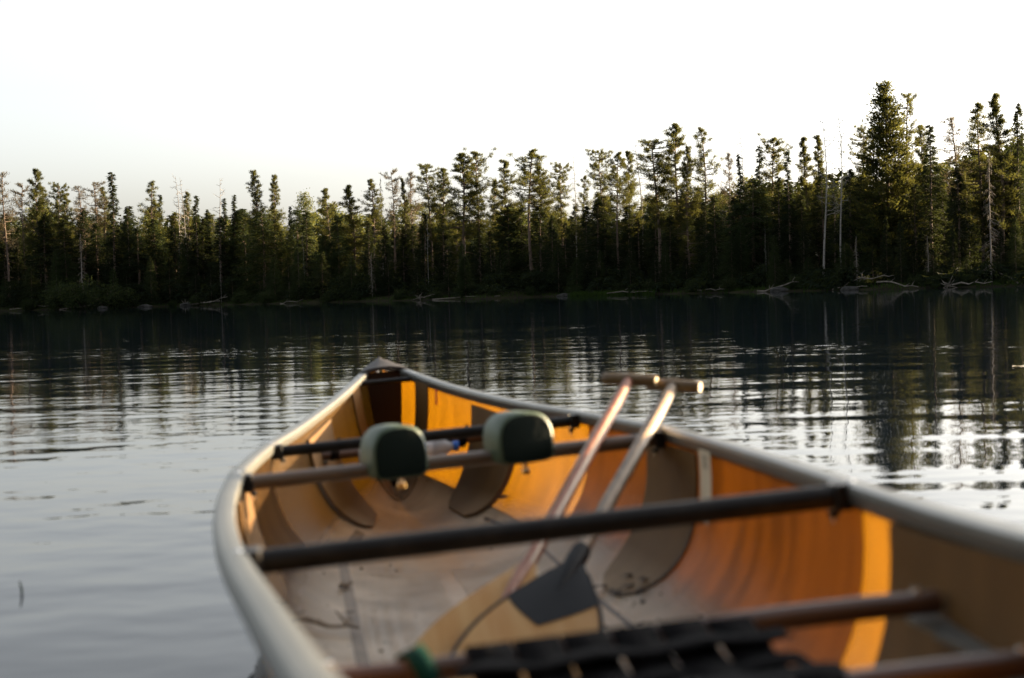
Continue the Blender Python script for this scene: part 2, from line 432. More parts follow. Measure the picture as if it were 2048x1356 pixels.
def water_mat():
    m = bpy.data.materials.new('lake_water'); m.use_nodes = True
    nt = m.node_tree; N, L = nt.nodes, nt.links
    p = N['Principled BSDF']
    p.inputs['Base Color'].default_value = (.003, .006, .011, 1)
    p.inputs['Roughness'].default_value = .015
    p.inputs['IOR'].default_value = 1.25
    ge = N.new('ShaderNodeNewGeometry')
    def nz(scale, detail, rot=0, warp=0):
        mp = N.new('ShaderNodeMapping'); mp.inputs['Scale'].default_value = scale; mp.inputs['Rotation'].default_value = (0, 0, rot)
        L.new(ge.outputs['Position'], mp.inputs[0])
        t = N.new('ShaderNodeTexNoise'); t.inputs['Scale'].default_value = 1; t.inputs['Detail'].default_value = detail; t.inputs['Roughness'].default_value = .45
        t.inputs['Distortion'].default_value = warp
        L.new(mp.outputs[0], t.inputs[0]); return t.outputs[0]
    def mul(a, b):
        k = N.new('ShaderNodeMath'); k.operation = 'MULTIPLY'
        L.new(a, k.inputs[0])
        if isinstance(b, (int, float)): k.inputs[1].default_value = b
        else: L.new(b, k.inputs[1])
        return k.outputs[0]
    def add(a, b):
        k = N.new('ShaderNodeMath'); k.operation = 'ADD'; L.new(a, k.inputs[0]); L.new(b, k.inputs[1]); return k.outputs[0]
    # calm and ruffled areas
    mk = N.new('ShaderNodeMapRange'); mk.inputs[1].default_value = .38; mk.inputs[2].default_value = .62; mk.inputs[3].default_value = .2; mk.inputs[4].default_value = 1.35
    L.new(nz((.09, .22, 1), 3), mk.inputs[0])
    sx = N.new('ShaderNodeSeparateXYZ'); L.new(ge.outputs['Position'], sx.inputs[0])
    lull = N.new('ShaderNodeMapRange'); lull.inputs[1].default_value = 9; lull.inputs[2].default_value = 48; lull.inputs[3].default_value = 1; lull.inputs[4].default_value = .3   # lee of the far wood
    chop = N.new('ShaderNodeMapRange'); chop.inputs[1].default_value = 2.5; chop.inputs[2].default_value = 8; chop.inputs[3].default_value = 2.2; chop.inputs[4].default_value = 1; L.new(sx.outputs['Y'], chop.inputs[0])   # wavelets off the near bank
    L.new(sx.outputs['Y'], lull.inputs[0])
    small = mul(mul(nz((3.8, 5.6, 1), 1, .12), mk.outputs[0]), .0040)
    small = add(small, mul(mul(nz((9, 12, 1), 1, -.3), mk.outputs[0]), .0012))
    mid = mul(nz((.8, 1.4, 1), 1, -.25, .3), .0075)
    big = mul(nz((.22, .4, 1), 0, .3), .007)
    cx = N.new('ShaderNodeMapRange'); cx.interpolation_type = 'SMOOTHSTEP'; cx.inputs[1].default_value = .5; cx.inputs[2].default_value = 1.6; L.new(sx.outputs['X'], cx.inputs[0])
    cy = N.new('ShaderNodeMapRange'); cy.interpolation_type = 'SMOOTHSTEP'; cy.inputs[1].default_value = 13; cy.inputs[2].default_value = 6; L.new(sx.outputs['Y'], cy.inputs[0])
    cm = N.new('ShaderNodeMapRange'); cm.inputs[3].default_value = 1; cm.inputs[4].default_value = .12      # slick of calm water beside the canoe
    L.new(mul(cx.outputs[0], cy.outputs[0]), cm.inputs[0])
    h = mul(mul(add(add(mul(small, cm.outputs[0]), mid), big), lull.outputs[0]), chop.outputs[0])
    b = N.new('ShaderNodeBump'); b.inputs['Strength'].default_value = 1; b.inputs['Distance'].default_value = 1
    L.new(h, b.inputs['Height']); L.new(b.outputs[0], p.inputs['Normal'])
    return m
M['water'] = water_mat()
me.materials.append(M['water'])
wo = link('lake_water', me); set_props(wo, kind='structure', label='dark calm lake with small ripples')

# ------------------------------------------------------------------ trees
def tri_leaves(C, Dv, ln, wd, rng):
    """one thin triangle per needle spray, at C pointing along Dv"""
    n = len(C)
    Dv = Dv / (np.linalg.norm(Dv, axis=1, keepdims=True) + 1e-9)
    S = np.cross(Dv, rng.normal(size=(n, 3))); S /= (np.linalg.norm(S, axis=1, keepdims=True) + 1e-9)
    l = ln * rng.uniform(.6, 1.3, (n, 1)); w = wd * rng.uniform(.6, 1.3, (n, 1))
    a, b, c = C - S * w / 2, C + S * w / 2, C + Dv * l
    return np.stack([a, b, c], 1).reshape(-1, 3)
class Tree:
    def __init__(s, seed):
        s.rng = np.random.default_rng(seed); s.L = []; s.W = MB()
    def leaves(s, C, D, ln, wd): s.L.append(tri_leaves(np.asarray(C), np.asarray(D), ln, wd, s.rng))
    def meshes(s, bark, leaf):
        tr = new_mesh('trunk', s.W.V, s.W.F, bark, True)
        cr_ = None
        if s.L:
            V = np.concatenate(s.L); F = np.arange(len(V)).reshape(-1, 3)
            cr_ = new_mesh('crown', V, F, leaf)
        return tr, cr_
H0 = 10.0
def trunk_path(rng, lean=0, wob=.12, h=H0):
    z = np.linspace(0, h, 9); u = z / h
    a = rng.uniform(0, 6.28)
    x = lean * u * h + wob * np.sin(u * 5 + a) * u; y = wob * np.sin(u * 4 + a * 2) * u
    return np.stack([x, y, z], 1)
def on(path, z):
    return np.array([np.interp(z, path[:, 2], path[:, k]) for k in range(3)])

def pine(seed, z0=.42, spread=1.5, nb=46, clump=60, top='round', lean=0, dead_twigs=16, csize=.27, r=.12, leaf='pine', bark='bark', ln=.21):
    """irregular boreal pine: bare lower trunk, gappy crown of needle clumps on crooked limbs"""
    T = Tree(seed); g = T.rng
    P = trunk_path(g, lean, .22)
    T.W.tube(P, np.linspace(r, .025, 9), 7)
    gap = g.uniform(0, 6.28)
    nb = int(nb * 1.5)
    for i in range(nb):
        u = (i + g.uniform(0, 1)) / nb
        z = H0 * (z0 + (1 - z0) * u ** .85)
        z = min(z, H0 * .99)
        if top == 'round': L_ = spread * (1.1 * (1 - u) ** .65 + .12) * (.5 + .5 * min(1, u / .2))
        elif top == 'flat': L_ = spread * (.30 + .7 * u) * (1 if u < .8 else 1.35 - .9 * (u - .8) / .2 * .9)
        else: L_ = spread * (1.1 - u) * 1.05
        L_ *= g.uniform(.35, 1.2) * (1 + .35 * math.cos(3 * u * 6.28 + gap))
        if L_ < .2: L_ = .2
        az = g.uniform(0, 6.28)
        rise = g.uniform(-.2, .4) + .35 * u if top != 'cone' else g.uniform(-.15, .2) + .3 * u
        if u > .75: L_ *= 1 - .5 * (u - .75) / .25
        rise = min(rise, (H0 * 1.005 - z) / max(L_, .2))
        b0 = on(P, z); d = np.array([math.cos(az), math.sin(az), 0])
        pts = [b0, b0 + d * L_ * .5 + np.array([g.normal(0, .08), g.normal(0, .08), L_ * .12 * rise]), b0 + d * L_ + np.array([g.normal(0, .1), g.normal(0, .1), L_ * rise])]
        T.W.tube(pts, [.030 + .012 * L_, .022, .012], 3, cap=False)
        k = 2 if L_ < .6 else 3 if L_ < 1.1 else 4
        for q in range(k):
            f = 1 - q * .22 + g.uniform(-.08, .08)
            c = pts[1] * (1 - max(0, f * 2 - 1)) + pts[2] * max(0, f * 2 - 1) if f > .5 else pts[0] * (1 - f * 2) + pts[1] * f * 2
            nl = int(clump * g.uniform(.5, 1.2))
            cs = csize * (.86 - .46 * u); nl = int(nl * 1.0)
            o = g.normal(size=(nl, 3)) * np.array([1, 1, .72]) * cs * .55
            o += d * g.normal(0, cs * .45, (nl, 1))
            T.leaves(c + o, o * .8 + d * .15 + np.array([0, 0, .25]) + g.normal(size=(nl, 3)) * .2, ln * (1.0 - .25 * u), .038)
    for i in range(dead_twigs):
        z = H0 * g.uniform(.15, z0 + .12); az = g.uniform(0, 6.28); L_ = g.uniform(.3, 1.0)
        b0 = on(P, z); d = np.array([math.cos(az), math.sin(az), g.uniform(-.5, .1)])
        T.W.tube([b0, b0 + d * L_ * .5, b0 + d * L_ + np.array([0, 0, -.1])], [.018, .012, .005], 3, cap=False)
    return T.meshes(M[bark], M[leaf])

def spruce(seed, rad=1.0, z0=.04, nb=190, per=34, droop=.35, pw=.8, leaf='spruce', bark='bark', ln=.22, club=False, clean=0):
    """narrow spire built from whorled drooping boughs"""
    T = Tree(seed); g = T.rng
    P = trunk_path(g, 0, .06); T.W.tube(P, np.linspace(.12, .012, 9), 6)
    for i in range(nb):
        u = (i + g.uniform(0, 1)) / nb
        z = H0 * (z0 + (1 - z0) * u)
        L_ = rad * (1 - u) ** pw * g.uniform(.55, 1.15) + .06
        if club and u > .86: L_ = max(L_, .17 * g.uniform(.5, 1.2))
        if clean and g.random() < clean: continue
        az = g.uniform(0, 6.28); d = np.array([math.cos(az), math.sin(az), 0]); b0 = on(P, z)
        tip = b0 + d * L_ + np.array([0, 0, -droop * L_ * g.uniform(.5, 1.3)])
        if i % 3 == 0: T.W.tube([b0, (b0 + tip) / 2 + np.array([0, 0, .04]), tip], [.02, .012, .004], 3, cap=False)
        nl = int(per * (.35 + L_ / max(rad, .1)))
        f = g.uniform(.12, 1.02, (nl, 1)) ** .8
        c = b0 + (tip - b0) * f + g.normal(size=(nl, 3)) * np.array([.10, .10, .06]) * (.5 + L_)
        side = np.cross(d, [0, 0, 1]) * g.normal(0, .8, (nl, 1))
        T.leaves(c, d * .8 + side + np.array([0, 0, -.35]) + g.normal(size=(nl, 3)) * .25, ln, .07)
    return T.meshes(M[bark], M[leaf])

def white_pine(seed):
    """tall broad pine with plume-like tiers"""
    T = Tree(seed); g = T.rng
    P = trunk_path(g, 0, .10); T.W.tube(P, np.linspace(.16, .02, 9), 8)
    for tier in range(24):
        u = tier / 23
        z = H0 * (.14 + .845 * u)
        a0 = g.uniform(0, 6.28)
        for q in range(7 if u < .8 else 5):
            L_ = (2.0 * (1 - u) ** .85 + .09) * g.uniform(.62, 1.12); az = a0 + q * 6.28 / (7 if u < .8 else 5) + g.normal(0, .2)
            d = np.array([math.cos(az), math.sin(az), 0]); b0 = on(P, z + g.normal(0, .1))
            rise = .10 + .45 * u
            pts = [b0, b0 + d * L_ * .55 + np.array([0, 0, -.03 * L_]), b0 + d * L_ + np.array([0, 0, rise * L_])]
            T.W.tube(pts, [.035, .022, .006], 3, cap=False)
            nl = int(36 + 62 * L_); f = g.uniform(.22, 1.05, (nl, 1))
            c = np.where(f < .55, pts[0] + (pts[1] - pts[0]) * f / .55, pts[1] + (pts[2] - pts[1]) * (f - .55) / .45)
            c = c + g.normal(size=(nl, 3)) * np.array([.15, .15, .08])
            T.leaves(c, d * .7 + np.array([0, 0, .5]) + g.normal(size=(nl, 3)) * .45, .24, .075)
    return T.meshes(M['bark'], M['pine'])

def broad(seed, rad=1.6, leaf='broad', bark='bark', n=46, per=120, z0=.35):
    T = Tree(seed); g = T.rng
    P = trunk_path(g, g.uniform(-.03, .03), .2); T.W.tube(P, np.linspace(.1, .02, 9), 6)
    for i in range(n):
        u = g.uniform(0, 1); z = H0 * (z0 + (1 - z0) * u * .98)
        L_ = rad * math.sin(math.pi * (.12 + .83 * u)) * g.uniform(.3, 1.1); az = g.uniform(0, 6.28)
        b0 = on(P, max(z - .6 * L_, H0 * z0 * .8)); c = on(P, z) + np.array([math.cos(az) * L_, math.sin(az) * L_, 0])
        T.W.tube([b0, (b0 + c) / 2, c], [.03, .018, .006], 3, cap=False)
        o = g.normal(size=(per, 3)) * np.array([.34, .34, .24])
        T.leaves(c + o, g.normal(size=(per, 3)) + np.array([0, 0, -.2]), .17, .13)
    return T.meshes(M[bark], M[leaf])

def snag(seed, nb=26, bark='deadwood', z0=.35, lean=0, r=.10, up=.35, L0=1.0, twigs=4):
    """dead standing tree: bare trunk with forked leafless limbs"""
    T = Tree(seed); g = T.rng
    P = trunk_path(g, lean, .25); T.W.tube(P, np.linspace(r, .014, 9), 6)
    for i in range(nb):
        u = (i + g.uniform(0, 1)) / nb; z = H0 * (z0 + (.985 - z0) * u)
        L_ = L0 * (1.15 - .75 * u) * g.uniform(.4, 1.2); az = g.uniform(0, 6.28)
        b0 = on(P, z); d = np.array([math.cos(az), math.sin(az), g.uniform(-.25, 1) * up])
        p1 = b0 + d * L_ * .55; p2 = b0 + d * L_ + np.array([g.normal(0, .1), g.normal(0, .1), g.normal(.05, .12)])
        T.W.tube([b0, p1, p2], [.026, .017, .006], 3, cap=False)
        for q in range(twigs):
            s0 = p1 + (p2 - p1) * g.uniform(0, 1); dd = d + g.normal(size=3) * .7
            T.W.tube([s0, s0 + dd * L_ * .2, s0 + dd * L_ * .38 + np.array([0, 0, .04])], [.011, .008, .004], 3, cap=False)
    return T.meshes(M[bark], None)

def dead_spruce(seed, rad=.9):
    """dead spruce hung with grey lichen twigs"""
    T = Tree(seed); g = T.rng
    P = trunk_path(g, 0, .08); T.W.tube(P, np.linspace(.10, .012, 9), 6)
    for i in range(90):
        u = (i + g.uniform(0, 1)) / 90; z = H0 * (.10 + .88 * u)
        L_ = rad * (1 - u) ** .6 * g.uniform(.4, 1.1) + .08; az = g.uniform(0, 6.28)
        d = np.array([math.cos(az), math.sin(az), 0]); b0 = on(P, z); tip = b0 + d * L_ + np.array([0, 0, -.45 * L_])
        T.W.tube([b0, (b0 + tip) / 2 + np.array([0, 0, .06]), tip], [.018, .012, .004], 3, cap=False)
        nl = 9; f = g.uniform(.2, 1, (nl, 1))
        T.leaves(b0 + (tip - b0) * f, np.array([0, 0, -1.0]) + g.normal(size=(nl, 3)) * .5, .24, .035)
    return T.meshes(M['deadwood'], M['deadneedle'])

def shrub(seed, n=30, per=120, leaf='cedar'):
    """rounded shore bush about two metres high, leafy to the ground"""
    T = Tree(seed); g = T.rng
    for i in range(n):
        az = g.uniform(0, 6.28); rr = 1.25 * math.sqrt(g.uniform(0, 1)); top = 2.0 * (1 - (rr / 1.5) ** 2) * g.uniform(.55, 1.08)
        c = np.array([math.cos(az) * rr, math.sin(az) * rr, top])
        T.W.tube([np.array([c[0] * .2, c[1] * .2, 0]), c * .6, c], [.03, .02, .006], 3, cap=False)
        nl = per; f = g.uniform(.15, 1.0, (nl, 1))
        T.leaves(np.array([c[0] * .5, c[1] * .5, 0]) + (c - np.array([c[0] * .5, c[1] * .5, 0])) * f + g.normal(size=(nl, 3)) * .22, g.normal(size=(nl, 3)) + np.array([0, 0, .5]), .17, .10)
    return T.meshes(M['bark'], M[leaf])

PROTO = {
    'pine_a': pine(1, .32, 1.35, 62, 50), 'pine_b': pine(2, .28, 1.35, 72, 52), 'pine_c': pine(3, .4, 1.4, 52, 52, 'flat'), 'pine_d': pine(4, .22, 1.25, 74, 54, 'cone'),
    'pine_a2': pine(31, .30, 1.35, 60, 50), 'pine_b2': pine(32, .36, 1.3, 66, 54, lean=.02), 'pine_c2': pine(33, .38, 1.3, 52, 50, 'flat', lean=-.02), 'pine_d2': pine(34, .2, 1.4, 84, 52, 'cone'),
    'pine_dense2': pine(35, .1, 1.6, 105, 46, 'cone', csize=.25), 'pine_lean2': pine(36, .34, 1.2, 50, 46, lean=.04), 'thin_a2': pine(37, .36, 1.2, 40, 28, leaf='sparse', csize=.33, r=.10), 'spruce_c2': spruce(38, 1.35, club=True, pw=1.4, nb=170), 'spruce_b2': spruce(39, 1.1, pw=1.0, nb=170), 'fir2': spruce(40, 2.0, .02, 220, 46, .3, .75), 'cedar_a2': spruce(41, 2.1, .0, 250, 52, .6, .5, 'cedar', ln=.24),
    'pine_tall': pine(5, .55, 1.35, 40, 56, 'round', dead_twigs=24), 'umbrella': pine(6, .45, 1.15, 30, 46, 'flat', dead_twigs=14, csize=.25),
    'pine_lean': pine(7, .38, 1.15, 44, 44, 'round', lean=-.05), 'pine_dense': pine(8, .15, 1.45, 92, 46, 'cone', csize=.25),
    'thin_a': pine(9, .42, 1.15, 36, 26, 'round', leaf='sparse', csize=.36, r=.10), 'thin_b': pine(10, .5, 1.4, 30, 28, 'flat', leaf='sparse', lean=.04, r=.10),
    'spruce_a': spruce(11, 1.05), 'spruce_b': spruce(12, .95, pw=1.1), 'spruce_c': spruce(13, 1.15, club=True, pw=1.25), 'spruce_wide': spruce(14, 1.7, .03, 230, 40),
    'cedar_a': spruce(15, 1.9, .0, 260, 52, .5, .62, 'cedar', ln=.24), 'cedar_b': spruce(16, 2.3, .0, 270, 56, .55, .55, 'cedar', ln=.24), 'fir': spruce(17, 1.8, .02, 240, 46, .2, .85, 'spruce'),
    'white_pine': white_pine(18), 'broad_a': broad(19), 'broad_b': broad(20, 1.9),
    'snag_a': snag(21), 'snag_b': snag(22, 20, z0=.5, lean=.03), 'snag_c': snag(23, 34, z0=.3, up=.7, L0=.8),
    'birch_a': snag(24, 22, 'birch', .42, -.03, .085, .6, .75, 5), 'birch_b': snag(25, 26, 'birch', .45, .02, .07, .6, .7, 6),
    'dead_a': dead_spruce(26), 'dead_b': dead_spruce(27, 1.25),
    'shrub_a': shrub(28), 'shrub_b': shrub(29, 26), 'shrub_c': shrub(30, 34, 110, 'cedar'),
}
NAME = {'pine': 'pine_tree', 'thin': 'pine_tree', 'umbrella': 'pine_tree', 'spruce': 'spruce_tree', 'cedar': 'cedar_tree', 'fir': 'fir_tree', 'white': 'pine_tree', 'broad': 'birch_tree', 'snag': 'dead_tree', 'birch': 'dead_birch', 'dead': 'dead_spruce', 'shrub': 'shore_shrub'}
RNG = random.Random(77)
def put_tree(proto, x, y, height, wide, label, group=None, rot=None, z=None):
    nm = NAME[proto.split('_')[0]]
    if proto + '2' in PROTO and RNG.random() < .5: proto += '2'
    tr, cr_ = PROTO[proto]
    e = bpy.data.objects.new(nm, None); COL.objects.link(e)
    zb = float(land_z(np.array([x]), np.array([y]))[0]) - .04 if z is None else z
    h0 = 2.0 if nm == 'shore_shrub' else H0
    s = height / h0
    e.location = (x, y, zb); e.scale = (s * wide, s * wide, s); e.rotation_euler = (0, 0, RNG.uniform(0, 6.28) if rot is None else rot)
    set_props(e, label, {'dead_tree': 'dead tree', 'dead_birch': 'dead tree', 'dead_spruce': 'dead tree', 'shore_shrub': 'shrub'}.get(nm, 'tree'), group)
    link('trunk' if nm != 'shore_shrub' else 'stem', tr, e)
    if cr_ is not None: link('crown' if nm != 'shore_shrub' else 'foliage', cr_, e)
    return e
def shore_D(px):
    xs = [p[0] for p in SHORE_PX]; return float(np.interp(px, xs, [p[1] for p in SHORE_PX]))
def tree_px(px, top, proto, back, label, wide=1.0, group=None, rot=None):
    """a tree whose top shows at pixel (px, top), standing `back` metres behind the shoreline"""
    D = shore_D(px) + back
    q = at_depth(px, top, D)
    zb = float(land_z(np.array([q[0]]), np.array([D]))[0])
    return put_tree(proto, q[0], D, q[2] - zb, wide, label, group, rot)

SKY = [  # pixel x, pixel top, kind, metres behind the shore, width, label
 (8, 345, 'thin_a', 5, 1, 'thin half-bare pine cut by the left edge of the picture'),
 (42, 368, 'thin_b', 9, .9, 'sparse leaning pine just right of the left-edge pine'),
 (72, 338, 'pine_b', 7, .75, 'tallest narrow pine near the left edge of the skyline'),
 (90, 372, 'pine_lean', 12, .8, 'shorter pine pressed against the tall pine near the left edge'),
 (116, 370, 'pine_c', 8, .8, 'flat-topped pine between the tall left pine and the bare twiggy ones'),
 (135, 386, 'pine_a', 14, .8, 'low pine half hidden right of the flat-topped left pine'),
 (160, 372, 'thin_a', 8, .9, 'brownish nearly bare pine left of the tall pointed spruce'),
 (184, 366, 'thin_b', 11, 1, 'pale sparse pine with spreading twigs, second left of the pointed spruce'),
 (204, 374, 'pine_a', 13, .8, 'thin green pine directly left of the tall pointed spruce'),
 (222, 343, 'spruce_c', 6, 1.1, 'tall pointed spruce with whip-like tip rising on the left'),
 (254, 412, 'spruce_wide', 5, .75, 'shorter dark spruce just right of the tall pointed spruce'),
 (297, 362, 'pine_lean', 7, .85, 'one-sided leaning pine between two dark spruces on the left'),
 (318, 388, 'spruce_c', 9, .9, 'narrow dark spruce right of the one-sided leaning pine'),
 (351, 352, 'snag_c', 10, .8, 'bare twin-like dead tree on the left skyline, left of the pair'),
 (364, 354, 'snag_a', 12, .7, 'bare dead tree on the left skyline, right of the pair'),
 (376, 384, 'pine_a', 14, .8, 'leafy pine behind the pair of bare dead trees'),
 (391, 390, 'spruce_c', 6, 1, 'club-topped dark spruce right of the pair of bare dead trees'),
 (414, 418, 'spruce_b', 8, .9, 'small spruce between the club-topped spruce and the lone bare snag'),
 (433, 356, 'snag_b', 11, .8, 'lone bare snag with one long side branch on the left skyline'),
 (447, 396, 'spruce_b', 7, 1, 'left of the two matched spruces beside the lone bare snag'),
 (467, 389, 'spruce_b', 7.5, 1, 'right of the two matched spruces beside the lone bare snag'),
 (511, 341, 'pine_dense', 7, .85, 'tall dense dark pine standing above the sky gap at left centre'),
 (545, 350, 'pine_dense', 9, .7, 'slimmer dense pine right beside the tall dense dark pine'),
 (580, 412, 'spruce_b', 10, .9, 'little pointed spruce right of the two dense dark pines'),
 (608, 386, 'broad_a', 12, .8, 'rounded yellow-green birch between the dense pines and the wide pine'),
 (655, 376, 'pine_a', 8, .95, 'ragged pine left of the wide pyramid-shaped pine'),
 (702, 370, 'pine_d', 7, 1.25, 'wide pyramid-shaped dark pine at left centre'),
 (742, 358, 'pine_a', 8, .9, 'pine with a lopsided top right of the wide pyramid pine'),
 (760, 350, 'dead_a', 10, .5, 'thin dead spike right of the lopsided-top pine'),
 (783, 342, 'thin_b', 11, .8, 'sparse see-through pine left of the dark columnar spruce'),
 (806, 356, 'pine_dense', 6, .6, 'dark columnar evergreen among see-through pines'),
 (822, 344, 'thin_a', 13, .9, 'see-through pine right behind the dark columnar evergreen'),
 (857, 330, 'pine_c', 8, .85, 'flat-headed pine with a pale trunk left of the big double pine'),
 (886, 337, 'pine_b', 9, .9, 'dense pine touching the left of the big double pine'),
 (925, 306, 'pine_b', 7, 1.2, 'left crown of the big double pine at the centre'),
 (952, 303, 'pine_c', 9, .9, 'right crown of the big double pine at the centre'),
 (985, 360, 'pine_a', 13, .8, 'low pine in the gap right of the big double pine'),
 (1006, 320, 'pine_a', 8, .9, 'layered pine left of the white-trunked tall pine'),
 (1056, 299, 'pine_tall', 5, 1.15, 'tall pine with a long pale bare trunk at the centre'),
 (1078, 332, 'pine_b', 9, 1.0, 'bushy pine just right of the pale-trunked tall pine'),
 (1120, 330, 'pine_c', 8, .85, 'flat-topped pine standing alone right of centre'),
 (1147, 312, 'snag_c', 12, .6, 'slender bare snag right of the lone flat-topped pine'),
 (1166, 352, 'pine_lean', 9, .75, 'slim pine right of the slender bare snag'),
 (1203, 302, 'pine_c', 8, .8, 'first of three close pines right of centre'),
 (1231, 304, 'pine_tall', 6, .8, 'middle one of three close pines, on a pale bare trunk'),
 (1257, 302, 'pine_b', 8, .7, 'last of three close pines right of centre'),
 (1281, 286, 'snag_b', 12, .8, 'bare snag between the three close pines and the wide pine'),
 (1312, 281, 'pine_c', 7, 1.15, 'wide spreading pine left of the tall slim-topped pine'),
 (1348, 248, 'pine_b', 8, .95, 'tall pine with a layered pointed head, right of centre'),
 (1372, 292, 'pine_dense', 7, .7, 'dense dark pine under the tall layered pine'),
 (1409, 254, 'pine_lean', 9, .8, 'slim leaning pine standing free against the sky'),
 (1456, 305, 'thin_a', 10, .7, 'thin faded pine between the leaning pine and the bare pole'),
 (1480, 260, 'snag_c', 12, .6, 'bare pole-like snag left of the spruces on the right'),
 (1478, 306, 'spruce_c', 6, .8, 'narrow black spruce below the bare pole-like snag'),
 (1517, 290, 'spruce_c', 7, 1, 'dark spruce with a thick club tip on the right'),
 (1546, 275, 'pine_c', 9, .95, 'round-headed pine right of the club-tipped spruce'),
 (1575, 300, 'spruce_c', 6, 1, 'small-tipped spruce between round-headed pine and tiered pines'),
 (1610, 274, 'pine_d', 9, .8, 'left of the two tiered pines before the dead birches'),
 (1632, 270, 'pine_d', 11, .8, 'right of the two tiered pines before the dead birches'),
 (1640, 238, 'birch_a', 2, .9, 'leaning dead birch with a long white trunk, left one'),
 (1676, 230, 'birch_b', 3, .9, 'dead birch with forked twiggy top, right one'),
 (1725, 257, 'pine_c', 9, .8, 'small pine leaning on the left of the giant pine'),
 (1768, 168, 'white_pine', 7, 1.15, 'giant tapering pine, the tallest tree in the forest'),
 (1812, 187, 'umbrella', 8, .9, 'tall umbrella-topped pine right of the giant pine'),
 (1842, 250, 'pine_b', 11, .75, 'ragged pine right of the umbrella-topped pine'),
 (1858, 248, 'spruce_a', 5, 1.1, 'dense dark spruce cone before the bright sky gap on the right'),
 (1912, 234, 'thin_a', 9, 1.1, 'faded twiggy pine right of the bright sky gap'),
 (1960, 206, 'pine_a', 7, .95, 'open-crowned pine left of the last tall pine'),
 (1998, 187, 'pine_d', 7, 1.0, 'tall layered pine near the right edge'),
 (2034, 206, 'spruce_wide', 8, .8, 'broad spruce cut by the right edge of the picture'),
 (1978, 300, 'dead_b', 2, .8, 'grey dead spruce hung with lichen near the right shore'),
 # lower trees along the water
 (110, 500, 'cedar_a', 2, .8, 'pale green cedar left of the brown dead spruce'),
 (160, 466, 'dead_a', 3, 1, 'brown dead spruce among green bushes on the left'),
 (300, 512, 'cedar_b', 1.5, .8, 'bright rounded cedar overhanging the left shore'),
 (595, 478, 'cedar_a', 1.5, .9, 'solitary pale cedar below the rounded yellow-green birch'),
 (742, 505, 'dead_b', 1.5, 1, 'grey leafless spruce low on the shore at left centre'),
 (925, 486, 'cedar_b', 1.5, .7, 'broad cedar at the water below the big double pine'),
 (1000, 500, 'fir', 3, .8, 'dark fir left of the long pale bare trunk'),
 (1115, 490, 'fir', 2, .8, 'dark fir right of the long pale bare trunk'),
 (1200, 498, 'cedar_a', 2, .8, 'dim cedar below the three close pines'),
 (1262, 470, 'fir', 3, .9, 'dark fir below the last of the three close pines'),
 (1330, 480, 'cedar_b', 2, .7, 'dim broad cedar below the wide spreading pine'),
 (1425, 476, 'fir', 2, .9, 'bluish fir below the slim leaning pine'),
 (1480, 440, 'cedar_a', 3, .9, 'dark cedar below the narrow black spruce'),
 (1548, 470, 'cedar_b', 1.5, .8, 'olive green cedar left of the white-trunked dead birches'),
 (1606, 440, 'fir', 3, .9, 'dark fir just left of the white-trunked dead birches'),
 (1712, 470, 'dead_b', 1.5, .9, 'dead spruce with level twigs right of the dead birches'),
 (1772, 430, 'fir', 3, .8, 'left young fir below the giant pine'),
 (1800, 438, 'fir', 2, .8, 'right young fir below the giant pine'),
 (1855, 470, 'dead_a', 2, 1.2, 'lichen-grey dead spruce below the dense dark spruce cone'),
 (1905, 450, 'fir', 3, .9, 'dark fir below the faded twiggy pine'),
 (2030, 430, 'cedar_a', 2, .8, 'dark cedar at the right edge above the sloping log'),
 (440, 520, 'snag_b', .8, .35, 'thin pale curved dead stem leaning at the left shore'),
 (605, 462, 'snag_a', 3, .3, 'short white dead stem behind the solitary pale cedar'),
 (852, 400, 'birch_b', 3, .4, 'slim pale dead birch below the flat-headed pine'),
 (1530, 455, 'birch_b', 3, .35, 'faint pale stem among the dark cedars on the right'),
]
for (px, top, pr, back, wide, lab) in SKY:
    tree_px(px, top, pr, back, lab, wide)

# shore bushes
bush = [(60, 592, .4, 'low dark bush beside the pale log at the far left'), (120, 556, .6, 'large rounded bush under the pale green cedar'), (165, 548, .5, 'tall bush in front of the brown dead spruce'), (212, 556, .6, 'bush right of the brown dead spruce'),
        (248, 572, .5, 'small bush left of the bright rounded cedar'), (345, 597, .3, 'little mound of brush right of the bright rounded cedar'), (395, 585, .6, 'low brush left of the curved dead stem'), (480, 578, .6, 'low brush right of the curved dead stem'),
        (535, 575, .8, 'brush left of the solitary pale cedar'), (660, 575, .6, 'brush right of the solitary pale cedar'), (715, 580, .6, 'brush left of the grey leafless spruce'), (800, 572, .8, 'brush between grey leafless spruce and broad cedar'),
        (870, 575, .8, 'brush just left of the broad cedar'), (985, 572, .8, 'brush right of the broad cedar'), (1060, 568, .8, 'brush at the foot of the long pale bare trunk'), (1150, 562, .8, 'brush left of the bright grass patch'),
        (1240, 560, 1.2, 'brush behind the bright grass patch'), (1300, 555, .8, 'brush right of the bright grass patch'), (1390, 550, .8, 'brush below the bluish fir'), (1460, 550, .8, 'brush left of the first bleached log'),
        (1590, 545, .9, 'brush behind the root-ended bleached log'), (1660, 545, .9, 'brush at the feet of the dead birches'), (1730, 548, .8, 'brush right of the dead birches'), (1830, 545, .9, 'brush behind the forked bleached log'),
        (1940, 540, .9, 'brush behind the long bleached log'), (2010, 545, .8, 'brush under the sloping log at the right edge')]
for i, (px, top, back, lab) in enumerate(bush):
    tree_px(px, top, ('shrub_a', 'shrub_b', 'shrub_c')[i % 3], back, lab, 1.0, 'bushes along the far shore')

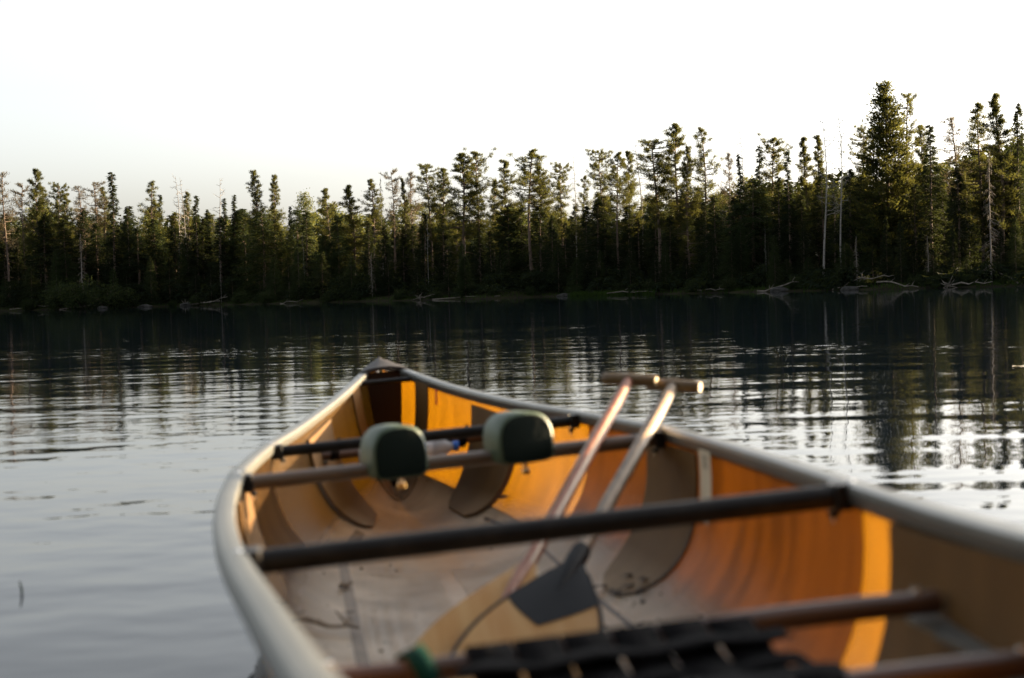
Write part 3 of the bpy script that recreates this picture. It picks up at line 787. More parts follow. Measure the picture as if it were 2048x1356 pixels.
# the shaded depth of the forest
ANCH = [(8, 'the left-edge pine'), (72, 'the tall left pine'), (222, 'the whip-tipped spruce'), (297, 'the one-sided pine'), (358, 'the paired bare snags'), (433, 'the lone bare snag'), (511, 'the tall dense pine'), (608, 'the yellow-green birch'), (702, 'the pyramid pine'), (806, 'the columnar evergreen'),
        (940, 'the big double pine'), (1056, 'the pale-trunked tall pine'), (1120, 'the lone flat-topped pine'), (1231, 'the three close pines'), (1312, 'the wide spreading pine'), (1348, 'the tall layered pine'), (1409, 'the free leaning pine'), (1480, 'the bare pole snag'), (1546, 'the round-headed pine'), (1660, 'the dead birches'), (1768, 'the giant pine'), (1858, 'the dark spruce cone'), (1960, 'the open-crowned pine'), (2034, 'the right-edge spruce')]
SPEC = {'fir': 'fir', 'spruce_wide': 'broad spruce', 'spruce_a': 'spruce', 'cedar_a': 'cedar', 'cedar_b': 'wide cedar', 'broad_a': 'birch', 'broad_b': 'bushy birch', 'pine_dense': 'dense pine'}
def place_words(px):
    ax_, t = min(ANCH, key=lambda a: abs(a[0] - px)); d = px - ax_
    return ('behind ' if abs(d) < 10 else 'just left of ' if d > -26 and d < 0 else 'just right of ' if 0 < d < 26 else 'further left of ' if d < 0 else 'further right of ') + t
def filler(n, lo, hi, tops, kinds, label, group, seed, x0=-120, x1=2170):
    g = random.Random(seed)
    for i in range(n):
        px = x0 + (x1 - x0) * (i + g.uniform(.1, .9)) / n
        back = g.uniform(lo, hi)
        base = np.interp(px, [0, 500, 1000, 1400, 1750, 2048], tops)
        kd = g.choice(kinds)
        tree_px(px, base + g.uniform(-22, 40), kd, back, label % (SPEC[kd], place_words(px)), g.uniform(1.2, 1.9), group)
filler(44, 1.2, 4, [522, 520, 510, 495, 480, 465], ['fir', 'cedar_a', 'cedar_b', 'spruce_wide'], 'small %s at the forest edge, %s', 'young evergreens at the forest edge', 8)
filler(76, 4, 9, [440, 436, 424, 385, 352, 328], ['fir', 'spruce_wide', 'spruce_a', 'cedar_a'], 'shaded low %s near the water, %s', 'evergreens filling the shaded belt', 5)
filler(76, 12, 22, [432, 432, 422, 385, 350, 325], ['spruce_wide', 'fir', 'broad_b', 'pine_dense', 'cedar_b'], 'dim %s in the second row, %s', 'trees filling the depth of the forest', 6)
filler(60, 24, 45, [420, 432, 420, 385, 345, 318], ['broad_b', 'broad_a', 'spruce_wide', 'pine_dense'], 'sun-touched %s deep in the forest, %s', 'trees at the back of the forest', 7)

# the wood further back, and the undergrowth, read as one mass
def mass(name, n, lo, hi, tops_x, tops_y, per, ln, wd, rr, m, label, seed, spread_y=30, minh=1.5):
    g = np.random.default_rng(seed); out = []
    for i in range(n):
        px = g.uniform(-260, 2330); D = shore_D(px) + g.uniform(lo, hi)
        q = at_depth(px, float(np.interp(px, tops_x, tops_y)) + abs(g.normal(0, spread_y)), D)
        zb = float(land_z(np.array([q[0]]), np.array([D]))[0]); h = max(minh, q[2] - zb)
        u = g.uniform(0, 1, (per, 1)) ** .8
        a = g.uniform(0, 6.28, (per, 1)); r_ = rr * (1 - u) ** .6 * np.sqrt(g.uniform(.1, 1, (per, 1))) + .1
        c = np.concatenate([q[0] + np.cos(a) * r_, D + np.sin(a) * r_, zb + u * h], 1)
        out.append(tri_leaves(c, np.concatenate([np.cos(a), np.sin(a), -.3 + 0 * a], 1) + g.normal(size=(per, 3)) * .5, ln, wd, g))
    V = np.concatenate(out); o = link(name, new_mesh(name, V, np.arange(len(V)).reshape(-1, 3), m)); set_props(o, label, 'forest', kind='stuff')
MX = [0, 450, 520, 700, 820, 1150, 1400, 1600, 1750, 1870, 2048]
mass('far_wood', 640, 20, 58, MX, [425, 425, 442, 415, 440, 430, 390, 350, 340, 320, 270], 260, .45, .2, 1.4, M['spruce'], 'dark mass of wood closing the forest behind the trees', 3, 48)
mass('undergrowth', 420, .8, 10, [0, 2048], [560, 520], 160, .30, .13, 1.1, M['spruce'], 'low tangle of undergrowth along the forest edge', 4, 40, .5)

# unseen wooded near bank behind the photographer, added to block sky light
def bank_z(x, y): return np.clip((-2.2 - y - .10 * np.abs(x)) * .16, -1, 2.2)
bx_, by_ = np.meshgrid(np.linspace(-60, 60, 61), np.linspace(-70, -.6, 36), indexing='ij')
bz_ = bank_z(bx_, by_) + .05 * np.sin(bx_ * 1.7 + by_ * 2.3)
V = np.stack([bx_.ravel(), by_.ravel(), bz_.ravel()], 1)
F = [(i * 36 + j, (i + 1) * 36 + j, (i + 1) * 36 + j + 1, i * 36 + j + 1) for i in range(60) for j in range(35)]
o = link('unseen_near_bank', new_mesh('unseen_near_bank', V, F, M['ground'], True)); set_props(o, 'unseen near bank added behind the canoe stern', kind='structure')
gb = random.Random(21)
for i in range(46):
    a = math.radians(108 + 150 * (i + gb.uniform(.1, .9)) / 46); d = gb.uniform(8, 13) if i % 2 else gb.uniform(13, 24)
    x, y = d * math.sin(a), d * math.cos(a) - 2
    put_tree(gb.choice(['pine_dense', 'spruce_wide', 'fir', 'pine_d', 'cedar_b']), x, y, gb.uniform(9, 15), gb.uniform(1.0, 1.4), 'unseen tall evergreen added on the near bank behind the canoe stern', 'unseen evergreens added on the near bank', z=float(bank_z(np.array(x), np.array(y))) - .05)

# logs, rocks and grass on the waterline
def shore_pt(px, d=0.0, z=None):
    D = shore_D(px) + d; q = at_depth(px, 600, D)
    return np.array([q[0], D, (float(land_z(np.array([q[0]]), np.array([D]))[0]) if z is None else z)])
def log(px0, px1, d0, d1, z0, z1, r, label, roots=False, branches=2, seed=0):
    g = np.random.default_rng(seed)
    a, b = shore_pt(px0, d0, z0), shore_pt(px1, d1, z1)
    e = bpy.data.objects.new('driftwood_log', None); COL.objects.link(e); e.location = a
    set_props(e, label, 'log', 'bleached logs along the far shore')
    P = [(b - a) * t + np.array([0, 0, g.normal(0, .04)]) + (np.array([0, g.normal(0, .06), 0])) for t in np.linspace(0, 1, 7)]
    mb = MB(); mb.tube(P, np.linspace(r, r * .45, 7) * .5, 8); mb.build('trunk', M['log'], e)
    for k in range(branches):
        i = int(g.integers(1, 6)); d = np.array([g.normal(0, .5), g.normal(0, .3), abs(g.normal(.3, .2))]) * g.uniform(.2, .5)
        mb = MB(); mb.tube([P[i], P[i] + d * .5, P[i] + d + np.array([.08, 0, .05])], [r * .26, r * .18, r * .07], 5); mb.build('branch', M['log'], e)
    if roots:
        mb = MB()
        for k in range(9):
            az = g.uniform(0, 6.28); d = np.array([math.cos(az) * .32, g.normal(0, .2), math.sin(az) * .32 + .08])
            mb.tube([P[0], P[0] + d * .5, P[0] + d + g.normal(size=3) * .12], [r * .45, r * .25, r * .08], 5)
        mb.build('root_plate', M['log'], e)
LOGS = [(20, 62, -.2, .5, .05, .5, .07, 'pale short log angled up at the far left shore', 0, 1), (60, 150, 1.0, .6, .25, .55, .09, 'long pale log under the low dark bush'), (118, 196, -.3, 0, .05, .3, .07, 'thin log at the water below the left bushes'),
        (128, 150, -.2, .1, .08, .30, .05, 'stub of driftwood beside the thin log on the left', 0, 1), (372, 440, 0, .4, .1, .3, .10, 'grey log with a root end near the curved dead stem', 1), (415, 455, .3, .2, .3, .55, .06, 'thin branch log at the foot of the curved dead stem'),
        (560, 600, -.1, .2, .06, .2, .06, 'small log right of the solitary pale cedar'), (865, 1000, -.2, .1, .08, .16, .08, 'long thin log lying at the water near the centre'), (838, 870, 0, .4, .12, .3, .06, 'short log left of the long thin centre log', 1, 1),
        (1215, 1310, -.1, .1, .12, .2, .08, 'log lying right of the bright grass patch'), (1395, 1450, 0, .2, .1, .2, .05, 'faint thin log left of the root-ended log'), (1515, 1600, -.5, .6, .03, .42, .09, 'root-ended bleached log reaching down to the water', 0, 3),
        (1665, 1735, -.1, .1, .1, .15, .06, 'thin level log below the dead birches'), (1755, 1838, .1, -.3, .35, .08, .08, 'forked bleached log pointing right at the water', 0, 3), (1725, 1790, .6, .5, .5, .7, .06, 'tangled stick pile log above the forked bleached log', 1, 3),
        (1895, 1985, -.2, 0, .1, .2, .09, 'long bleached log with upright stubs on the right shore', 1, 3), (2040, 1985, .6, 2.2, .1, .75, .06, 'sloping log at the right edge of the shore', 0, 1)]
for i, l in enumerate(LOGS):
    log(*l[:8], roots=bool(l[8]) if len(l) > 8 else False, branches=l[9] if len(l) > 9 else 2, seed=i + 3)
def rock(px, d, s, label, seed):
    g = np.random.default_rng(seed); p = shore_pt(px, d, .02)
    bm = bmesh.new(); bmesh.ops.create_icosphere(bm, subdivisions=2, radius=1)
    for v in bm.verts: v.co *= 1 + g.normal(0, .10); v.co.x *= s * 1.5; v.co.y *= s; v.co.z *= s * .6
    me = bpy.data.meshes.new('shore_rock'); bm.to_mesh(me); bm.free(); me.materials.append(M['rock'])
    o = link('shore_rock', me); o.location = p; set_props(o, label, 'rock', 'rocks on the far shore')
for k, (px, s, lab) in enumerate([(205, .3, 'pale rock at the water below the left bushes'), (375, .4, 'grey rock beside the root-ended log near the curved stem'), (290, .35, 'dark rock under the bright rounded cedar'), (1130, .3, 'small rock left of the bright grass patch'), (1560, .35, 'rock under the root-ended bleached log'), (1700, .3, 'small rock below the dead birches')]):
    rock(px, -.1, s, lab, k)
g = np.random.default_rng(9)
def grass(name, px0, px1, n, h, label, d0=-.2, d1=.8):
    V, F = [], []
    for i in range(n):
        p = shore_pt(g.uniform(px0, px1), g.uniform(d0, d1)); hh = h * g.uniform(.5, 1.2); dx, dy = g.normal(0, .15 * hh, 2)
        a = g.uniform(0, 6.28); w = .02
        k = len(V)
        V += [p + [math.cos(a) * w, math.sin(a) * w, -.05], p - [math.cos(a) * w, math.sin(a) * w, .05], p + [dx, dy, hh]]; F.append((k, k + 1, k + 2))
    o = link(name, new_mesh(name, V, F, M['grass'])); set_props(o, label, 'grass', kind='stuff')
grass('shore_grass', 1135, 1310, 3000, .22, 'bright green grass patch at the water right of centre')
grass('shore_sedge', 0, 2048, 3500, .2, 'dim sedge fringing the whole far shore', .1, 1.4)

# ------------------------------------------------------------------ canoe
canoe = canoe_thing('canoe', 'amber see-through canoe with aluminium gunwales, moored in the foreground', 'canoe', (0, 0, 0))
NY, NT = 96, 22
ys = np.linspace(-2.945, 2.465, NY)
V, F = [], []
for y in ys:
    row = [hull_pt(y, t, -1) for t in np.linspace(0, 1, NT)] + [hull_pt(y, t, 1) for t in np.linspace(1, 0, NT)[1:]]
    V += row
nc = 2 * NT - 1
for i in range(NY - 1):
    for j in range(nc - 1):
        F.append((i * nc + j, i * nc + j + 1, (i + 1) * nc + j + 1, (i + 1) * nc + j))
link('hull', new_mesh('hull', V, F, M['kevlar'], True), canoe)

def gunwale(side):
    prof = [(-.004, -.020), (-.008, -.004), (-.006, .003), (.000, .005), (.010, .0052), (.020, .0042), (.0245, .001), (.0265, -.006), (.0265, -.019), (.023, -.022), (.006, -.025)]
    V, F = [], []; k = len(prof)
    yy = np.linspace(-2.93, 2.30, 90)
    for y in yy:
        e = .01; tx = (half_w(y + e) - half_w(y - e)) / (2 * e); nx, ny = 1, -tx; l = math.hypot(nx, ny); nx, ny = nx / l, ny / l
        for (a, b) in prof:
            V.append((side * (half_w(y) + nx * a), y + ny * a, sheer(y) + b))
    for i in range(len(yy) - 1):
        for j in range(k):
            F.append((i * k + j, i * k + (j + 1) % k, (i + 1) * k + (j + 1) % k, (i + 1) * k + j))
    F += [tuple(range(k)), tuple((len(yy) - 1) * k + j for j in range(k))[::-1]]
    mb = MB().add(V, F); mb.build('gunwale', M['alu'], canoe, sharp=24)
gunwale(-1); gunwale(1)

def patch(name, y0, y1, t0, t1, side, off, m, ny=10, nt=12, round_=0.0, parent=canoe, lo=0.0005):
    """a panel laid on the inside of the hull; y0/y1 and t0/t1 are its edges, round_ rounds the lower corners"""
    V, F = [], []
    ts = np.linspace(t0, t1, nt)
    for t in ts:
        u = (t - t0) / (t1 - t0)
        ins = round_ * (1 - math.sqrt(max(0, 1 - max(0, (u - .45) / .55) ** 2))) if round_ else 0
        for y in np.linspace(y0 + ins, y1 - ins, ny):
            V.append(hull_pt(y, t, side, off))
    nv = len(V)
    for t in ts:
        u = (t - t0) / (t1 - t0)
        ins = round_ * (1 - math.sqrt(max(0, 1 - max(0, (u - .45) / .55) ** 2))) if round_ else 0
        for y in np.linspace(y0 + ins, y1 - ins, ny):
            V.append(hull_pt(y, t, side, lo))
    for i in range(nt - 1):
        for j in range(ny - 1):
            a = i * ny + j
            F.append((a, a + 1, a + ny + 1, a + ny)); F.append((nv + a, nv + a + ny, nv + a + ny + 1, nv + a + 1))
    edge = [j for j in range(ny)] + [i * ny + ny - 1 for i in range(1, nt)] + [(nt - 1) * ny + j for j in range(ny - 2, -1, -1)] + [i * ny for i in range(nt - 2, 0, -1)]
    for a, b in zip(edge, edge[1:] + edge[:1]):
        F.append((a, nv + a, nv + b, b))
    return MB().add(V, F).build(name, m, parent, sharp=50)
for s in (-1, 1):
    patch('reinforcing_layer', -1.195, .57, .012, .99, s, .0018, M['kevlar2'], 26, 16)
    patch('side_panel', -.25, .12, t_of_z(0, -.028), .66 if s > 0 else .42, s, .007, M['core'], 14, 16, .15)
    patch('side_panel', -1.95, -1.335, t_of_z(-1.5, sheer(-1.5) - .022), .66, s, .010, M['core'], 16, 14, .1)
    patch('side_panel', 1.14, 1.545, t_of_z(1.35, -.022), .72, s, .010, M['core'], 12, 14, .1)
    patch('rib', 2.0, 2.13, .02, .95, s, .005, M['core'], 5, 14)
    # resin edge line of the side panel, and the floor seam tape
    pts = []
    for t in np.linspace(.2, .66, 22):
        u = (t - t_of_z(0, -.028)) / (.66 - t_of_z(0, -.028)); ins = .15 * (1 - math.sqrt(max(0, 1 - max(0, (u - .45) / .55) ** 2)))
        pts.append(hull_pt(-.25 + ins - .004, t, s, .004))
    if s > 0: MB().tube(pts, .0035, 6).build('edge_bead', M['line'], canoe)
    pts = []
    for t in np.linspace(.2, .72, 22):
        u = max(0, (t - .2) / .52); ins = .12 * (1 - math.sqrt(max(0, 1 - max(0, (u - .45) / .55) ** 2)))
        pts.append(hull_pt(1.13 + ins * 1.2, t, s, .004))
    MB().tube(pts, .0035, 6).build('edge_bead', M['line'], canoe)
    V, F = [], []
    yy = np.linspace(-1.9, 1.1, 40); wd = .012 if s < 0 else .0045
    for y in yy:
        xc = .235 + (.03 if s > 0 else .0) * (0.5 - y) / 1.2 * .5 if y < .7 else .235 - (y - .7) * .16
        xc = min(xc, half_w(y) * .8)
        for dx in (-wd, wd):
            V.append(hull_pt(y, t_of_x(y, xc + dx), s, .003))
    for i in range(len(yy) - 1): F.append((2 * i, 2 * i + 1, 2 * i + 3, 2 * i + 2))
    MB().add(V, F).build('seam_tape', M['seam'] if s < 0 else M['line'], canoe)

# bow: bulkhead, deck plate
def section_plate(y, z_top, name, m):
    V = []
    for s, rng in ((-1, np.linspace(t_of_z(y, z_top), .99, 14)), (1, np.linspace(.99, t_of_z(y, z_top), 14))):
        for t in rng: V.append(hull_pt(y, t, s, .001))
    k = len(V); V2 = [np.array(v) + [0, .006, 0] for v in V]
    F = [tuple(range(k)), tuple(range(k, 2 * k))[::-1]] + [(i, k + i, k + (i + 1) % k, (i + 1) % k) for i in range(k)]
    MB().add(V + V2, F).build(name, m, canoe, smooth=False)
section_plate(2.285, sheer(2.285) - .001, 'bulkhead', M['bulk'])
V, F = [], []
dy = np.linspace(2.275, 2.485, 10); nx = 11
for lay in (0, 1):
    for y in dy:
        w = (half_w(min(y, 2.465)) + .022) * (1 if y < 2.46 else .5)
        for u in np.linspace(-1, 1, nx):
            z = sheer(y) + .006 + .013 * (1 - abs(u) ** 2.2) - lay * .026 * (.25 + .75 * abs(u) ** 4) - lay * .004
            V.append((u * w, y, z))
n1 = len(dy) * nx
for i in range(len(dy) - 1):
    for j in range(nx - 1):
        a = i * nx + j
        F.append((a, a + 1, a + nx + 1, a + nx)); F.append((n1 + a, n1 + a + nx, n1 + a + nx + 1, n1 + a + 1))
edge = list(range(nx)) + [i * nx + nx - 1 for i in range(1, len(dy))] + [(len(dy) - 1) * nx + j for j in range(nx - 2, -1, -1)] + [i * nx for i in range(len(dy) - 2, 0, -1)]
for a, b in zip(edge, edge[1:] + edge[:1]): F.append((a, n1 + a, n1 + b, b))
MB().add(V, F).build('deck_plate', M['deck'], canoe, sharp=50)

def bar(name, y, z, r, m, sag=0.0, x_in=.004, parent=canoe, n=12, bow_=0.0, flat=1.0):
    w = half_w(y) - x_in; xs = np.linspace(-w, w, 15)
    P = [(x, y + bow_ * (1 - (x / w) ** 2), z + sag * (1 - (x / w) ** 2)) for x in xs]
    return MB().tube(P, r, n, sy=flat).build(name, m, parent, sharp=60)
bar('thwart', .645, -.016, .0135, M['tube'])
bar('thwart', -1.1306, -.002, .0155, M['tube'])
bar('carry_handle', 2.17, sheer(2.17) - .016, .009, M['tube'])
yoke = bar('carrying_yoke', 0, -.018, .0145, M['yoke'], bow_=.0)

def rivet(x, y, z, r=.0055, parent=canoe, m='steel'):
    V = []; F = []
    for k, (rr, h) in enumerate(((1, 0), (.86, .32), (.5, .55), (.0, .62))):
        for q in range(8): V.append((x + r * rr * math.cos(q * math.pi / 4), y + r * rr * math.sin(q * math.pi / 4), z + r * h))
    for k in range(3):
        for q in range(8): F.append((k * 8 + q, k * 8 + (q + 1) % 8, k * 8 + 8 + (q + 1) % 8, k * 8 + 8 + q))
    MB().add(V, F).build('rivet', M[m], parent)
for y in (.645, 0, -1.1306, 2.17):
    for s in (-1, 1):
        rivet(s * (half_w(y) + .004), y, sheer(y) + .0050)

for y, z in ((.645, -.016), (-1.1306, -.002), (0, -.018)):
    for s in (-1, 1):
        MB().tube([(s * (half_w(y) - .022), y, z - .034), (s * (half_w(y) - .022), y, z + .017)], .0035, 8).build('bolt', M['steel'], canoe)
        MB().tube([(s * (half_w(y) - .022), y, z - .026), (s * (half_w(y) - .022), y, z - .018)], .0075, 6).build('nut', M['tube'], canoe)
        MB().box((s * (half_w(y) - .013), y, z), (.010, .024, .0025 + .0145)).build('end_bracket', M['tube'], canoe, smooth=False, bevel=.003)
# yoke pads: rounded blocks clamped on the yoke
def yoke_pad(x, wx, wy, hz, zlo):
    prof = []
    for k in range(28):
        a = 2 * math.pi * k / 28; c, s_ = math.cos(a), math.sin(a)
        px = wx * np.sign(c) * abs(c) ** (.72 if s_ > 0 else .4); pz = np.sign(s_) * abs(s_) ** (.85 if s_ > 0 else .28)
        pz = hz * pz if s_ > 0 else .045 * pz
        prof.append((px, pz))
    V, F, Mi = [], [], []
    lay = [(-wy, .84), (-wy * .99, .90), (-wy * .95, .96), (-wy * .85, 1.0), (wy * .85, 1.0), (wy * .95, .96), (wy, .84)]
    k = len(prof)
    for y, sc in lay:
        for a, b in prof: V.append((x + a * sc, y, zlo + .045 + b * sc))
    for i in range(len(lay) - 1):
        for j in range(k):
            F.append((i * k + j, i * k + (j + 1) % k, (i + 1) * k + (j + 1) % k, (i + 1) * k + j)); Mi.append(1 if i < 1 else 0)
    F.append(tuple(range(k))[::-1]); Mi.append(1)
    F.append(tuple((len(lay) - 1) * k + j for j in range(k))); Mi.append(1)
    mb = MB(); mb.add(V, F); mb.M = Mi
    ca, sa = math.cos(-.24), math.sin(-.24)
    mb.V = [(x + (v[0] - x) * ca + v[1] * -sa * -1, (v[0] - x) * sa * -1 + v[1] * ca, v[2]) for v in mb.V]
    mb.build('yoke_pad', [M['pad'], M['pad_shaded']], yoke, sharp=70)
    MB().tube([(x + .01, 0, -.055), (x + .01, 0, zlo + .01)], .004, 8).build('clamp_bolt', M['steel'], yoke)
    MB().tube([(x + .01, 0, -.060), (x + .01, 0, -.050)], .0085, 8).build('clamp_knob', M['brass'], yoke)
yoke_pad(-.125, .057, .048, .060, -.038)
yoke_pad(.126, .060, .048, .057, -.034)

# seats: two rails, woven straps, hanger brackets
def seat(name, y0, y1, z, x_l, x_r, web0, web1, pitch, sw, label=None):
    root = bpy.data.objects.new(name, None); COL.objects.link(root); root.parent = canoe; root.location = (0, (y0 + y1) / 2, z)
    base = (0, (y0 + y1) / 2, z)
    for y, shrink in ((y0, 1), (y1, .93)):
        P = [(x, y, z + .004 * math.sin(x * 9)) for x in np.linspace(x_l * shrink, x_r * shrink, 9)]
        MB().tube(P, .0125, 10, sy=.85).build('rail', M['rail'], root, base=base, sharp=60)
        for s in (x_l, x_r): 
            MB().tube([(s * shrink * .93, y, z + .011), (s * shrink * .93, y, z + .017)], .006, 8).build('bolt', M['steel'], root, base=base)
    n = int((web1 - web0) / pitch)
    for k in range(n):
        x = web0 + pitch * (k + .5)
        loop = []
        ya, yb = (y0, y1) if y0 > y1 else (y1, y0)
        for q in np.linspace(-.35, 1.0, 7): loop.append((ya + .0150 * math.sin(math.pi * q), z + .0150 * math.cos(math.pi * q)))
        top = [(ya + (yb - ya) * u, z + .0125 - .026 * math.sin(math.pi * u) + .002 * math.cos(k * math.pi + u * math.pi * 5)) for u in np.linspace(.06, .94, 12)]
        end = [(yb - .0150 * math.sin(math.pi * q), z + .0150 * math.cos(math.pi * q)) for q in np.linspace(0, 1.0, 6)]
        path = [(ya + .0135 * math.sin(math.pi * q), z + .0135 * math.cos(math.pi * q)) for q in np.linspace(1.0, 0, 6)] + top + end
        V, F = [], []
        for (yy_, zz) in path:
            for dx in (-sw / 2, sw / 2): V.append((x + dx, yy_, zz))
        for i in range(len(path) - 1): F.append((2 * i, 2 * i + 1, 2 * i + 3, 2 * i + 2))
        o = MB().add(V, F).build('strap', M['web'], root, base=base)
        md = o.modifiers.new('thick', 'SOLIDIFY'); md.thickness = .0016
    m_ = max(3, int(abs(y1 - y0) / pitch) - 1)
    for j in range(m_):
        v = (j + .5) / m_; yy_ = y0 + (y1 - y0) * (.10 + .80 * v)
        V, F = [], []
        xs = np.linspace(web0 - .012, web1 + .012, n * 2 + 1)
        for i, x in enumerate(xs):
            zz = z + .0125 - .026 * math.sin(math.pi * v) + .0028 * math.sin(i * math.pi / 2 + j * math.pi)
            for d in (-sw / 2, sw / 2): V.append((x, yy_ + d, zz))
        for i in range(len(xs) - 1): F.append((2 * i, 2 * i + 1, 2 * i + 3, 2 * i + 2))
        o = MB().add(V, F).build('cross_strap', M['web'], root, base=base)
        md = o.modifiers.new('thick', 'SOLIDIFY'); md.thickness = .0016
    for s, xe in ((-1, x_l), (1, x_r)):
        ym = np.linspace(y0 + .03 * np.sign(y0 - y1), y1 - .03 * np.sign(y0 - y1), 5)
        mb = MB(); 
        for i in range(4):
            xa = xe * (1 - .07 * (i + .5) / 4) 
            mb.box((xa, (ym[i] + ym[i + 1]) / 2, z - .020), (.022, abs(ym[i + 1] - ym[i]) / 2 + .0005, .003))
        mb.build('hanger_bracket', M['alu'], root, base=base, smooth=False)
    return root
seat('stern_seat', -1.534, -1.80, -.060, -.318, .322, -.165, .130, .048, .0445)
seat('bow_seat', 1.30, 1.56, -.092, -.262, .262, -.13, .13, .05, .038)

# stickers
def sticker(name, y0, y1, z0, z1, side, m, off=.006, label=None):
    V, F = [], []
    for z in np.linspace(z0, z1, 6):
        for y in np.linspace(y0, y1, 4): V.append(hull_pt(y, t_of_z(y, z), side, off))
    for i in range(5):
        for j in range(3): a = i * 4 + j; F.append((a, a + 1, a + 5, a + 4))
    return MB().add(V, F).build(name, m, canoe)
sticker('serial_label', -.350, -.275, -.016, -.150, 1, M['sticker'], .006)
for i in range(5):
    sticker('label_print', -.330 + .006 * (i % 2), -.300 - .004 * (i % 3), -.026 - i * .005, -.0285 - i * .005, 1, M['print'], .0075)
sticker('white_sticker', 2.085, 2.125, .030, -.008, -1, M['sticker'], .003)
sticker('red_sticker', 1.90, 1.92, .03, -.02, 1, M['red'], .004)

